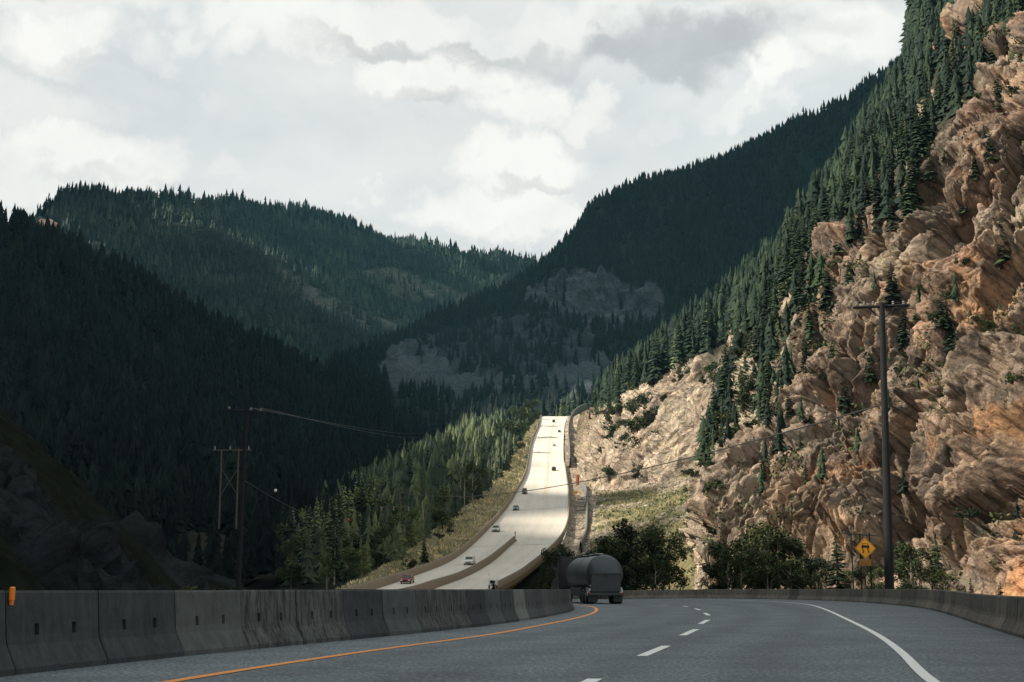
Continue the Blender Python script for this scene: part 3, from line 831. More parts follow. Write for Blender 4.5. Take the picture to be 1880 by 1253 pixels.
# ================================================================== near bank beside the road (its unseen crest is shaped to shade the road)
ys = np.array([-60, -30, 0, 20, 38, 55, 70, 85, 100, 115, 130, 145, 160, 175, 190, 206], float)
def xfoot(Y): return -10.5 - .125 * np.maximum(Y, 0)
TK = math.tan(SUN_EL) / math.cos(SUN_AZ)
xs_sh = np.interp(ys + math.tan(SUN_AZ) * 176, [-60, 0, 29, 60, 100, 140, 180], [10, 11, 14.5, 20.5, 25.5, 26, 20])
crest = TK * (xs_sh + 150)
fade = 1 - sstep(160, 205, ys)
HB = []
for Y, zc, fd in zip(ys, crest, fade):
    xf = xfoot(Y)
    vis = -.40 * max(Y, 30) - 4                  # slope steepens only where it has left the frame
    z1 = .90 * (xf - vis)
    lowk = 1 - .6 * float(sstep(120, 150, Y))
    HB.append([(xf + 4, Y, -.3), (xf, Y, .1), (xf - (xf - vis) * .3, Y, z1 * .30 * lowk), (xf - (xf - vis) * .65, Y, z1 * .66 * lowk), (vis, Y, z1 * lowk), ((vis - 150) / 2 - 8, Y, (z1 + zc) / 2 * (fd * .9 + .1)), (-150, Y, zc * fd + 8 * (1 - fd)), (-185, Y, zc * fd * .98 + 6 * (1 - fd)), (-330, Y, zc * fd * .6)])
GH = patch(HB, 16, [6, 16, 24, 20, 14, 12, 6, 6], True)
NH = normals(GH)
if NH[100, 60, 2] < 0: NH = -NH
rk = sstep(-.05, .35, fbm(GH * .03 + 2, 3) + .35 * (1 - sstep(70, 115, GH[..., 1])))
tsb = GH[..., 2] * .8 - GH[..., 1] * .5
fa, ea = facets(np.stack([tsb / 4.0, GH[..., 0] / 9, (GH[..., 1] + GH[..., 2]) / 12], -1))
fb, eb = facets(np.stack([tsb / 1.3, GH[..., 0] / 3, (GH[..., 1] + GH[..., 2]) / 4], -1) + 9)
ridge_keep = sstep(-.02, .2, np.minimum(1, (GH[..., 2]) / 3))
GH = GH + NH * ((fa * 2.2 + fb * .8) * rk * ridge_keep + .35 * fbm(GH * .3, 3) * ridge_keep)[..., None]
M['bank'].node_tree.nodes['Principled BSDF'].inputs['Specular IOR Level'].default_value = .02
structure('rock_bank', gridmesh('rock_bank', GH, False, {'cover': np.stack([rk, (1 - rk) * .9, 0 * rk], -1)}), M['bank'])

# small bare outcrop at the end of the far ridge, caught by the sun
ox, oy = np.meshgrid(np.linspace(-1, 1, 41), np.linspace(-1, 1, 31), indexing='ij')
oc = np.array(P(85, 420, 2165))
og = np.stack([oc[0] + ox * 17, oc[1] - 14 * np.sqrt(np.clip(1 - .5 * ox**2 - .5 * oy**2, 0, 1)) + oy * 6, oc[2] + oy * 15 * (1 - .35 * ox**2)], -1)
fo, eo = facets(og * .16); og[..., 1] -= fo * 4; og[..., 2] += fo * 1.5
structure('rock_outcrop', gridmesh('rock_outcrop', og, False), simple('orange_outcrop', (.52, .36, .26), .95, .3, .12))
# base sheets
g = np.stack(np.meshgrid(np.linspace(-9000, 9000, 41), np.linspace(-3000, 14000, 41), indexing='ij') + [np.full((41, 41), -42.0)], -1)
structure('ground', gridmesh('ground', g), simple('valley_floor', (.022, .028, .02), .95, .3, .01))
vx, vy = np.meshgrid(np.linspace(-60, 60, 121), np.linspace(-60, 215, 201), indexing='ij')
vz = -.14 - 14 * sstep(165, 215, vy) - 1.2 * sstep(-2, -30, vx) * 0
vg = np.stack([vx, vy, vz], -1); vg[..., 2] += .06 * fbm(vg * .3, 3) - .06
structure('verge', gridmesh('verge', vg, True, {'cover': np.stack([.6 + 0 * vx, .4 + 0 * vx, 0 * vx], -1)}), terrain('verge_gravel', (.10, .095, .085), (.15, .14, .12), (.08, .075, .07), (.2, .19, .17), (.06, .07, .035), (.13, .125, .07), (.06, .055, .045), .35, .08, .5))

# ================================================================== near road
def spline(pts, step):
    p = np.asarray(pts, float)
    d = np.concatenate([[0], np.cumsum(np.linalg.norm(np.diff(p, axis=0), axis=1))])
    dense = pchip_axis(p, [60] * (len(p) - 1))
    for _ in range(3): dense[1:-1] = (dense[:-2] + dense[1:-1] * 2 + dense[2:]) / 4
    k = 81; ker = np.hanning(k + 2)[1:-1]; ker /= ker.sum()
    padl = dense[0] - (dense[1:k // 2 + 1][::-1] - dense[0]); padr = dense[-1] - (dense[-k // 2:-1][::-1] - dense[-1])
    q_ = np.concatenate([padl, dense, padr[:k // 2]])
    dense = np.stack([np.convolve(q_[:, i], ker, 'valid') for i in range(p.shape[1])], -1)
    L = np.concatenate([[0], np.cumsum(np.linalg.norm(np.diff(dense, axis=0), axis=1))])
    s = np.arange(0, L[-1], step)
    return np.stack([np.interp(s, L, dense[:, i]) for i in range(p.shape[1])], -1)
def roadz(X, Y):
    return .16 * sstep(8, 20, X) * sstep(34, 66, Y)
LEFT = [(-10.6, -14), (-7.6, 5), (-5.95, 16.6), (-4.9, 22.2), (-3.2, 29), (-.62, 40.3), (1.75, 56.5), (3.25, 74), (3.3, 86), (2.2, 99), (-.8, 113), (-6, 127), (-14, 139), (-25, 148), (-40, 156)]
RIGHT = [(1.5, -14), (5.2, 5), (7.9, 18), (10.0, 27.7), (12.56, 38.2), (16.6, 55.3), (20.6, 77.4), (22.9, 97), (23.3, 111), (21.8, 124), (17.6, 137), (10.5, 148), (0, 159), (-15, 169), (-36, 178)]
lp = spline(LEFT, .5); rp = spline(RIGHT, .5)
s_ = np.linspace(0, 1, 420)
li = np.stack([np.interp(s_, np.linspace(0, 1, len(lp)), lp[:, i]) for i in (0, 1)], -1)
ri = np.stack([np.interp(s_, np.linspace(0, 1, len(rp)), rp[:, i]) for i in (0, 1)], -1)
tt = np.linspace(-.06, 1.06, 57)
g2 = li[:, None] * (1 - tt)[None, :, None] + ri[:, None] * tt[None, :, None]
g3 = np.concatenate([g2, roadz(g2[..., 0], g2[..., 1])[..., None]], -1)
wt = 1 - .75 * sum(np.exp(-((tt - c) / .04) ** 2) for c in (.22, .36, .50, .64)) - .5 * np.exp(-((tt - .9) / .08) ** 2)
wear = np.clip(np.repeat(wt[None], len(s_), 0) * .8 + .2 + .25 * fbm(g3 * np.array([.25, .07, 1]), 3), 0, 1)
structure('road', gridmesh('road', g3, True, {'wear': wear}), M['asphalt'])

def gnd(x, y):
    d = F * CAMH / (y - HY)
    X = (x - CX) / F * d / (CP - SP * (CY - y) / F) * 1.0
    p = P(x, y, d)
    return (p[0], p[1])
def line_on_road(pts, w, name, mat, i0=0, i1=None):
    p = spline(pts, .4)[i0:i1]
    p3 = np.concatenate([p, roadz(p[:, 0], p[:, 1])[:, None]], -1)
    G = ribbon(p3, w, .008)
    return structure(name, gridmesh(name, G, True), mat)
YL = [(-6.6, -2), (-5.2, 7), gnd(265, 1253), gnd(440, 1226), gnd(640, 1197), gnd(800, 1176), gnd(900, 1163), gnd(984, 1148), gnd(1055, 1134.5), gnd(1094, 1122.5), (4.62, 82), (4.0, 95), (1.4, 110), (-4, 125)]
line_on_road(YL, .175, 'yellow_line', M['yellow_paint'])
WL = [(2.0, -2), (3.1, 7), gnd(1720, 1253), gnd(1661, 1199), gnd(1613, 1164), gnd(1552, 1135), gnd(1510, 1120), (17.1, 84), (18.0, 98), (17.3, 112), (14, 126), (7, 139), (-4, 150)]
line_on_road(WL, .145, 'white_edge_line', M['white_paint'])
dashes = [((1030, 1273), (1092, 1241)), ((1178, 1201), (1223, 1183)), ((1253, 1164.5), (1278, 1153.6)), ((1286, 1144), (1299.5, 1137)), ((1301.5, 1129), (1293.5, 1124.6)), ((1286, 1119.7), (1276, 1117)), ((1263, 1114), (1254, 1112.6)), ((1228, 1110.6), (1214, 1110))]
for a, b_ in dashes:
    a, b_ = gnd(*a), gnd(*b_)
    pth = np.linspace(a, b_, 8); p3 = np.concatenate([pth, roadz(pth[:, 0], pth[:, 1])[:, None]], -1)
    structure('lane_dash', gridmesh('lane_dash', ribbon(p3, .17, .008), True), M['white_paint'])

# precast barriers
def barrier_mesh(L, H, slots=True):
    gap = .018
    prof = [(.30, 0), (.30, .09), (.165, .36), (.145, .46), (.135, .60), (.105, .97), (.085, 1.0)]
    prof = [(w, z * H) for w, z in prof]
    sw = .055
    ls = [gap, gap + .03]
    for c in (.30, .70): ls += [c * L - sw, c * L + sw]
    ls += [L - gap - .03, L - gap]
    b = MB()
    full = [(w, z) for w, z in prof] + [(-w, z) for w, z in reversed(prof)]
    n = len(full)
    inset = [1] * len(ls); inset[0] = inset[-1] = .93
    vs = []
    for l, k in zip(ls, inset):
        for w, z in full: vs.append((l, w * k, z))
    fs = [tuple(range(n)), tuple((len(ls) - 1) * n + i for i in reversed(range(n)))]
    holes = []
    for a in range(len(ls) - 1):
        for i in range(n - 1):
            if slots and a in (2, 4) and i in (3, n - 2 - 3):
                holes.append((a, i)); continue
            fs.append((a * n + i, (a + 1) * n + i, (a + 1) * n + i + 1, a * n + i + 1))
    for a, i in holes:
        q = [a * n + i, (a + 1) * n + i, (a + 1) * n + i + 1, a * n + i + 1]
        base = len(vs)
        sg = -1 if vs[q[0]][1] > 0 else 1
        for k in q: vs.append((vs[k][0], vs[k][1] + sg * .10, vs[k][2]))
        for k in range(4):
            j = (k + 1) % 4
            fs.append((q[k], q[j], base + j, base + k))
        fs.append((base, base + 1, base + 2, base + 3))
    me = bpy.data.meshes.new('concrete_barrier'); me.from_pydata(vs, [], fs); me.update()
    return me
def lay_barriers(path, start, L, H, sidesign, mats, labels, group, lab_default, nmax, cat='barrier'):
    Ls = np.concatenate([[0], np.cumsum(np.linalg.norm(np.diff(path, axis=0), axis=1))])
    protos = {}
    objs = []
    s = start; k = 0
    at_ = lambda q_: np.array([np.interp(q_, Ls, path[:, i]) for i in (0, 1)])
    while s + L < Ls[-1] and k < nmax:
        a, c = at_(s), at_(s + L)
        t_ = (c - a) / np.linalg.norm(c - a); n_ = np.array([-t_[1], t_[0]])
        a = a + n_ * .30 * sidesign
        mn = mats(k)
        if mn not in protos:
            me = barrier_mesh(L, H); me.materials.append(M[mn]); protos[mn] = me
        o = link('concrete_barrier', protos[mn])
        o.location = (a[0], a[1], float(roadz(a[0], a[1])) - .01 + random.uniform(-.008, .004))
        zc_ = float(roadz(c[0], c[1])) - float(roadz(a[0], a[1]))
        o.rotation_euler = (0, -math.atan2(zc_, L), math.atan2(t_[1], t_[0]) + random.uniform(-.006, .006))
        if k in labels: tag(o, labels[k], cat)
        else: tag(o, lab_default, cat, group)
        objs.append(o)
        s += L; k += 1
    return objs
LsL = np.concatenate([[0], np.cumsum(np.linalg.norm(np.diff(lp, axis=0), axis=1))])
j0 = gnd(54, 1234)
i0 = np.argmin(np.hypot(lp[:, 0] - j0[0], lp[:, 1] - j0[1]))
LSEG = 2.42
start = LsL[i0] - 3 * LSEG
lm = {3: 'barrier', 4: 'barrier', 5: 'barrier_pale', 6: 'barrier_stained', 7: 'barrier_stained', 8: 'barrier', 9: 'barrier', 10: 'barrier_stained', 11: 'barrier_stained', 12: 'barrier', 13: 'barrier', 15: 'barrier_pale', 18: 'barrier_pale'}
lo = lay_barriers(lp, start, LSEG, 1.0, 1, lambda k: lm.get(k, 'barrier'),
    {2: 'grey barrier segment cut by the frame edge beneath the orange reflector', 3: 'smooth grey barrier segment with two slots next to the orange reflector', 4: 'plain grey barrier segment between the reflector one and the pale one', 5: 'paler barrier segment just before the black-streaked ones', 6: 'barrier segment heavily streaked black on its face, nearest of the stained ones', 7: 'second black-streaked barrier segment beside the yellow line'},
    'barrier segments beside the yellow line', 'grey precast barrier segment in the curving row beside the yellow line', 60)
rf = MB(); rf.box((0, 0, .06), (.08, .05, .17), 0, .012); rf.box((0, 0, -.04), (.05, .03, .06))
rfo = rf.build('reflector', M['reflector'], lo[3]); rfo.location = (.06, -.15, .90)
ro = lay_barriers(rp, 2.0, 2.5, .84, -1, lambda k: 'barrier_brown', {}, 'barrier segments below the cliff', 'weathered brown-grey barrier segment in the row along the road below the cliff', 80)
for o in ro:
    o.location.z += .01

# ================================================================== tanker truck
def wheel(parent, x, y, r, w, rimcol='steel'):
    wv = MB(); wv.lathe([(-w / 2, r * .62), (-w / 2, r * .93), (-w / 2 + .04, r), (w / 2 - .04, r), (w / 2, r * .93), (w / 2, r * .62)], (0, 0, 0), 'x', 20)
    o = wv.build('wheel', M['tyre'], parent, True); o.location = (x, y, r)
    h = MB(); h.lathe([(-w / 2 - .012, r * .2), (-w / 2 - .012, r * .56), (-w / 2 + .05, r * .60), (w / 2 - .05, r * .60), (w / 2 + .012, r * .56), (w / 2 + .012, r * .2)], (0, 0, 0), 'x', 14)
    h.build('rim', M[rimcol], o, True)
    return o
M['tyre'] = simple('tyre_rubber', (.014, .014, .015), .85, .2, 6)
M['tank'] = simple('brushed_tank_metal', (.062, .076, .080), .38, .25, 1.2, .4)
M['tank_dark'] = simple('tank_rear_panel', (.034, .040, .042), .6, .2, 2)
M['truck_black'] = simple('truck_black', (.014, .016, .018), .45, .2, 2)
M['tail_red'] = simple('tail_lamp_red', (.22, .012, .01), .3, .1, 4)
M['plate_white'] = simple('number_plate', (.62, .64, .64), .5, .05, 4)
TX = P(1113, 1108, 98)
tk = empty('tanker_truck', (TX[0], 98, float(roadz(TX[0], 98))), R(7), 'dark grey tanker truck with a shiny round tank going round the bend', 'tanker')
# truck local frame: rear at y = 0, front towards +y
b = MB()
prof = [(0, .05), (.02, .55), (.10, .9), (.22, 1.12), (.40, 1.24), (.6, 1.28), (9.2, 1.28), (9.4, 1.22), (9.6, 1.0), (9.7, .6), (9.72, .05)]
b.lathe(prof, (0, .05, 2.05), 'y', 40)
tank = b.build('tank', M['tank'], tk, True)
for yy in (.62, 4.2, 9.1):
    b = MB(); b.lathe([(-.03, 1.27), (-.03, 1.295), (.03, 1.295), (.03, 1.27)], (0, yy, 2.05), 'y', 40); b.build('tank_band', M['tank'], tank)
b = MB()
for s in (-1, 1): b.tube([(s * .32, .8, 3.38), (s * .32, 9.0, 3.38)], .025, 6)
b.box((0, 5, 3.345), (.6, 7.6, .03))
b.build('catwalk', M['truck_black'], tank)
for yy in (2.2, 5.0, 7.6):
    b = MB(); b.lathe([(3.30, .28), (3.42, .28), (3.46, .22)], (0, yy, 0), 'z', 16); b.build('hatch', M['steel'], tank)
b = MB(); b.lathe([(-.03, .14), (-.03, .10), (.02, .10)], (0, .0, 1.95), 'y', 16); b.build('rear_valve', M['truck_black'], tank)
for s in (-.5, -.18, .18, .5):
    b = MB(); b.lathe([(-.05, .06), (.05, .06)], (s, .32, 2.95), 'y', 8); b.build('roof_lamp', M['tail_red'], tank)
b = MB(); b.box((0, .30, 1.42), (2.05, .62, 1.24), 0, .04); b.box((0, .0, 2.04), (2.2, .10, .06)); rp_ = b.build('rear_panel', M['tank_dark'], tk)
b = MB(); b.box((0, .02, .66), (2.5, .16, .2), 0, .03); b.box((0, 4.8, .95), (.9, 9.4, .25)); b.build('rear_bumper', M['tank_dark'], tk)
b = MB(); b.box((-1.02, .15, .98), (.28, .04, .12)); b.build('number_plate', M['plate_white'], tk)
b = MB(); b.box((-1.0, .1, 1.24), (.2, .04, .06)); b.build('marker_lamp', M['plate_white'], tk)
for s in (-1, 1):
    b = MB(); b.lathe([(-.04, .08), (.03, .08)], (s * 1.08, -.06, .68), 'y', 12); b.build('tail_light', M['tail_red'], tk)
    b = MB(); b.box((s * .88, .30, .45), (.62, .02, .62)); b.build('mud_flap', M['truck_black'], tk)
    for yy in (.95, 2.25):
        wheel(tk, s * .96, yy, .5, .56, 'tank_dark')
    for yy in (10.3, 11.6): wheel(tk, s * .96, yy, .5, .56, 'tank_dark')
    wheel(tk, s * 1.0, 15.2, .5, .32, 'tank_dark')
    b = MB()
    arc = [(math.cos(a) * .62, math.sin(a) * .62) for a in np.linspace(.1, math.pi - .1, 10)]
    b.prism([(y_ + .95, z_ + .5) for y_, z_ in arc] + [(y_ * .95 + .95, z_ * .95 + .5) for y_, z_ in reversed(arc)], lambda y_, z_: .30)
    f_ = b.build('fender', M['steel'], tk); f_.location = (s * .96, 0, 0)
b = MB(); b.box((-1.18, 5.2, .85), (.12, 4.6, .5), 0, .03); b.box((-1.15, 7.9, .7), (.3, .5, .6), 0, .04); b.box((1.18, 5.2, .85), (.12, 4.6, .5), 0, .03); b.build('side_skirt', M['tank_dark'], tk)
b = MB(); b.prism([(11.0, .7), (16.4, .7), (16.5, 1.2), (16.3, 1.75), (14.9, 1.9), (14.4, 2.75), (13.9, 3.3), (12.0, 3.45), (11.9, 1.2), (11.0, 1.2)], lambda y_, z_: 1.22 if z_ < 2.5 else 1.12)
cab = b.build('cab', M['truck_black'], tk)
b = MB()
for s in (-1, 1): b.tube([(s * 1.32, 11.7, .9), (s * 1.32, 11.7, 3.55), (s * 1.36, 11.6, 3.7)], .09, 10)
b.build('exhaust_stack', M['truck_black'], cab)
b = MB()
for s in (-1, 1):
    b.box((s * 1.52, 14.6, 2.45), (.22, .1, .75), 0, .03); b.tube([(s * 1.1, 14.5, 2.8), (s * 1.5, 14.6, 2.8)], .02, 6)
b.build('mirror', M['truck_black'], cab)
b = MB(); b.prism([(14.93, 1.95), (14.95, 1.97), (14.45, 2.73), (14.42, 2.71)], lambda y_, z_: 1.05); b.build('windscreen', simple('dark_glass', (.02, .025, .03), .08, .1, 2, 0, .8), cab)

# ================================================================== cars
M['car_glass'] = simple('car_glass', (.015, .02, .024), .12, .1, 2, 0, .7)
M['lamp_white'] = simple('headlight_lens', (.75, .76, .74), .15, .05, 3)
CARCOL = {'red': (.22, .012, .016), 'white': (.72, .72, .70), 'silver': (.45, .47, .46), 'grey': (.20, .22, .22), 'dark': (.03, .036, .04), 'slate': (.075, .095, .10), 'black': (.016, .018, .02), 'brown': (.07, .05, .04)}
def make_car(color, style, loc, tang, label):
    name = {'sedan': 'sedan', 'suv': 'suv', 'van': 'van', 'pickup': 'pickup_truck'}[style]
    cm = bpy.data.materials.get('car_paint_' + color)
    if cm is None:
        cm = simple('car_paint_' + color, CARCOL[color], .28, .04, 1.5, .1, .5)
    e = empty(name, loc, 0, label, {'sedan': 'car', 'suv': 'car', 'van': 'van', 'pickup': 'pickup truck'}[style])
    t_ = Vector(tang).normalized()
    e.rotation_euler = (math.asin(t_.z), 0, math.atan2(-t_.x, t_.y))
    hw = .9 if style == 'sedan' else .96
    h = {'sedan': 1.45, 'suv': 1.72, 'van': 1.95, 'pickup': 1.85}[style]
    belt = {'sedan': .90, 'suv': 1.05, 'van': 1.12, 'pickup': 1.1}[style]
    L = {'sedan': 4.5, 'suv': 4.7, 'van': 5.0, 'pickup': 5.4}[style]
    f0, r0 = L / 2, -L / 2
    hood = {'sedan': f0 - 1.15, 'suv': f0 - 1.15, 'van': f0 - .9, 'pickup': f0 - 1.3}[style]
    rb = {'sedan': r0 + .75, 'suv': r0 + .12, 'van': r0 + .06, 'pickup': r0 + 1.7}[style]
    body = MB()
    low = [(r0 + .06, .28), (r0, .5), (r0 + .03, belt - .12), (r0 + .15, belt), (hood, belt), (f0 - .35, belt - .10), (f0 - .06, belt - .25), (f0, .55), (f0 - .08, .30)]
    def wl(y, z):
        k = 1 - .12 * max(0, (abs(y) - L / 2 + .5) / .5)
        return hw * k * (1.0 if .35 < z < belt - .02 else .93)
    # two arches cut from the sill line
    ax = (f0 - .85, r0 + .85)
    arch = lambda c: [(c + .40 * math.cos(a), .30 + .42 * math.sin(a)) for a in np.linspace(0, math.pi, 7)]
    low = low + arch(ax[0]) + arch(ax[1])
    body.prism(low, wl)
    roof_f = hood - .75 if style != 'pickup' else hood - .6
    cabp = [(rb, belt - .01), (rb + (.55 if style == 'sedan' else .28), h - .04), (rb + (.8 if style == 'sedan' else .5), h), (roof_f, h), (roof_f + .1, h - .05), (hood, belt - .01)]
    body.prism(cabp, lambda y, z: hw * (.97 - .22 * (z - belt) / (h - belt)))
    if style == 'pickup':
        body.box((0, (r0 + rb) / 2, belt + .03), (hw * 1.9, (rb - r0) * .98, .06), 0, .02)
    bo = body.build('body', cm, e)
    g = MB()
    def hwz(z): return hw * (.97 - .22 * (z - belt) / (h - belt))
    z0, z1 = belt + .05, h - .10
    def yf(z): return hood + (roof_f + .1 - hood) * (z - belt) / (h - .05 - belt)
    def yr(z): return rb + ((.55 if style == 'sedan' else .28)) * (z - belt) / (h - .04 - belt)
    g.add([(-hwz(z0) * .9, yf(z0) + .02, z0), (hwz(z0) * .9, yf(z0) + .02, z0), (hwz(z1) * .9, yf(z1) + .02, z1 + .01), (-hwz(z1) * .9, yf(z1) + .02, z1 + .01)], [(0, 1, 2, 3)])
    g.build('windscreen', M['car_glass'], e)
    g = MB()
    g.add([(-hwz(z0) * .88, yr(z0) - .02, z0), (hwz(z0) * .88, yr(z0) - .02, z0), (hwz(z1) * .88, yr(z1) - .02, z1), (-hwz(z1) * .88, yr(z1) - .02, z1)], [(3, 2, 1, 0)])
    g.build('rear_window', M['car_glass'], e)
    for s in (-1, 1):
        g = MB(); mid_ = (yf(z0) + yr(z0)) / 2
        for (ya, yb_, yc, yd) in ((yr(z0) + .15, mid_ - .05, mid_ - .05, yr(z1) + .12), (mid_ + .05, yf(z0) - .12, yf(z1) - .1, mid_ + .05)):
            g.add([(s * (hwz(z0) + .012), ya, z0), (s * (hwz(z0) + .012), yb_, z0), (s * (hwz(z1) + .012), yc, z1), (s * (hwz(z1) + .012), yd, z1)], [(0, 1, 2, 3)])
        g.build('side_window', M['car_glass'], e)
        g = MB(); g.box((s * hw * .68, f0 - .07, belt - .32), (.36, .16, .15), 0, .03); g.build('headlight', M['lamp_white'], e)
        g = MB(); g.box((s * hw * .76, r0 + .04, belt - .22), (.26, .1, .2), 0, .02); g.build('tail_light', M['tail_red'], e)
        g = MB(); g.box((s * (hw + .1), hood - .55, belt + .08), (.2, .1, .14), 0, .03); g.build('mirror', cm, e)
        for y_ in ax: wheel(e, s * (hw - .12), y_, .33, .22)
    g = MB(); g.box((0, f0 - .015, .62), (hw * 1.0, .06, .16), 0, .015); g.box((0, f0 - .05, .40), (hw * 1.5, .08, .14), 0, .02); g.build('grille', M['truck_black'], e)
    g = MB(); g.box((0, r0 + .01, .45), (hw * 1.7, .08, .2), 0, .02); g.build('rear_bumper', M['tank_dark'], e)
    if style in ('suv', 'van'):
        g = MB()
        for s in (-1, 1): g.tube([(s * .62, rb + .6, h + .05), (s * .62, roof_f - .1, h + .05)], .025, 6)
        g.build('roof_rail', M['truck_black'], e)
    return e

def on_far(px, py):
    x, y = proj(GR)
    d2 = (x - px) ** 2 + (y - py) ** 2
    i = np.unravel_index(np.argmin(d2), d2.shape)
    tg = GR[min(i[0] + 4, NS - 1), i[1]] - GR[max(i[0] - 4, 0), i[1]]
    return tuple(GR[i] + np.array([0, 0, .02])), tg
for (x, y, away, colr, style, lab) in [
    (747, 1072, 0, 'red', 'sedan', 'red car driving towards us beside the long roadside wall'),
    (862, 1038, 0, 'white', 'suv', 'white car passing the middle of the median wall'),
    (911, 977, 0, 'silver', 'suv', 'silver off-roader with dark windscreen just above the median nose'),
    (946, 935, 0, 'grey', 'sedan', 'grey car coming downhill behind the silver off-roader'),
    (963, 906.5, 0, 'slate', 'van', 'dark slate van coming downhill near the roadside wall'),
    (1016, 864, 1, 'dark', 'suv', 'dark car climbing just below the overhead wire'),
    (1018, 819, 1, 'white', 'sedan', 'white car climbing the upper half of the far road'),
    (1026, 794, 1, 'brown', 'sedan', 'small dark brown car climbing close to the tall upper wall'),
    (1016, 775, 1, 'black', 'suv', 'tiny black car at the very top of the far road')]:
    loc, tg = on_far(x, y)
    make_car(colr, style, loc, tg if away else -tg, lab)
loc, tg = on_far(905, 1080)
tr = empty('sign_trailer', loc, math.atan2(-tg[0], tg[1]), 'small white roadside trailer with a tube frame at the foot of the bridge', 'trailer')
b = MB(); b.box((0, 0, .95), (1.25, 1.7, .95), 0, .05); b.build('body', M['lamp_white'], tr)
b = MB(); b.box((0, -.87, 1.05), (.8, .04, .5), 0, .01); b.build('panel', M['car_glass'], tr)
b = MB(); b.box((0, -.88, .58), (1.2, .05, .12), 0, .01); b.build('bumper', M['tank_dark'], tr)
b = MB()
b.tube([(-.75, -.5, .4), (-.75, -.5, 2.35), (.75, -.5, 1.95), (.75, -.5, .4)], .045, 6); b.tube([(-.75, -.5, 1.6), (.75, -.5, 1.6)], .035, 6); b.tube([(-.75, -.5, 2.35), (-.2, .6, 1.42)], .035, 6)
b.build('tube_frame', M['lamp_white'], tr)
for sx in (-1, 1): wheel(tr, sx * .62, 0, .3, .18)
b = MB(); b.tube([(0, .85, .5), (0, 1.7, .45)], .05, 6); b.build('tow_bar', M['pole_metal'], tr)

# ================================================================== poles, wires, sign
def pole_thing(base, top, r0, r1, label, mat, arms, ins, name='utility_pole', cat='utility pole', group=None):
    base = np.array(base); top = np.array(top)
    e = empty(name, tuple(base), 0, label, cat, group)
    h = top - base
    b = MB(); b.tube([(0, 0, -1.5), tuple(h)], [r0, r1], 12); b.build('shaft', M[mat], e)
    return e, h
# right pole in front of the cliff
B = np.array(P(1632, 1084, 95)); T = np.array(P(1619, 556, 95))
e, h = pole_thing((B[0], 95, 0), T, .33, .19, 'tall dark wooden pole with one crossarm in front of the cliff', 'pole_wood', None, None)
b = MB(); b.tube([(h[0] - 1.95, h[1] + .15, h[2] - .32), (h[0] + 1.85, h[1] - .15, h[2] - .20)], .10, 8); b.build('crossarm', M['pole_wood'], e)
b = MB(); b.tube([(h[0] - .95, h[1] + .1, h[2] - .30), (h[0], h[1] - .05, h[2] - 1.2), (h[0] + .95, h[1] - .1, h[2] - .25)], .05, 6); b.build('brace', M['pole_metal'], e)
for dx in (-1.7, -1.2, -.6, .75, 1.45):
    b = MB(); b.lathe([(0, .05), (.08, .09), (.14, .05), (.2, .09), (.27, .04)], (h[0] + dx, h[1] - dx * .08, h[2] - .18), 'z', 10); b.build('insulator', M['insulator'], e)
# dark pole behind the near barrier
B2 = P(437, 1084, 92); T2 = np.array(P(452, 752, 92))
e2, h2 = pole_thing((B2[0], 92, -.2), T2, .17, .11, 'dark slim utility pole behind the near barrier under the shaded hill', 'pole_wood', None, None)
b = MB(); b.tube([(h2[0] - 1.2, h2[1], h2[2] - .05), (h2[0] + 1.05, h2[1], h2[2] - .2)], .06, 8); b.build('crossarm', M['pole_wood'], e2)
for dx, dz in ((-1.12, .02), (.3, -.06), (.95, -.12)):
    b = MB(); b.lathe([(0, .05), (.06, .10), (.12, .05), (.18, .08)], (h2[0] + dx, h2[1], h2[2] + dz), 'z', 10); b.build('insulator', M['insulator'], e2)
# two H-frames
def hframe(px, pyb, pyt, d, gap, over, label, mat, braces=True, r=.2):
    a = np.array(P(px, pyb, d)); t = np.array(P(px, pyt, d)); Hh = t[2] - a[2]
    e = empty('transmission_frame', tuple(a), 0, label, 'power pole')
    for s in (0, 1):
        b = MB(); b.tube([(s * gap, 0, -3), (s * gap, 0, Hh + (.2 if s == 0 else over))], [r, r * .7], 10); b.build('pole', M[mat], e)
    b = MB(); b.tube([(-.55 * gap, 0, Hh), (gap * 1.75, 0, Hh)], r * .6, 8); b.build('crossarm', M[mat], e)
    if braces:
        for s in (0, 1):
            b = MB(); b.tube([(s * gap, .1 + .2 * s, Hh * .72), ((1 - s) * gap, .1 + .2 * s, Hh * .30)], r * .35, 6); b.build('brace', M[mat], e)
    for s in (-.4, .5, 1.6):
        b = MB(); b.lathe([(-.9, .05), (-.8, .16), (-.5, .16), (-.2, .16), (0, .05)], (s * gap, -.15, Hh + (.9 if braces else 0)), 'z', 8); b.build('insulator', M['insulator'], e)
    return np.array([a[0] + gap, a[1], a[2] + Hh + over])
tA = hframe(403, 945, 827, 300, 3.6, .3, 'pale two-legged wooden power pole with crossed braces on the dark slope', 'pole_wood_pale')
tB = hframe(709, 1034, 931, 318, 3.0, 3.2, 'two-legged wooden power pole at the edge of the sunlit trees', 'pole_wood_pale', False, .16)
def wire(a, b_, sag, label, r=.03, n=30, name='power_line'):
    a = np.array(a); b_ = np.array(b_)
    pts = [tuple(a + (b_ - a) * t + np.array([0, 0, -4 * sag * t * (1 - t)])) for t in np.linspace(0, 1, n)]
    m = MB(); m.tube(pts, r, 5); return tag(m.build(name, M['wire']), label, 'wire')
hp = np.array(P(1623, 742, 95))
wire(hp, tB, 3.0, 'thin dark wire crossing the far road towards the cliff pole', .055)
M['wire_pale'] = simple('pale_conductor', (.045, .05, .055), .5, .1, 1, .3)
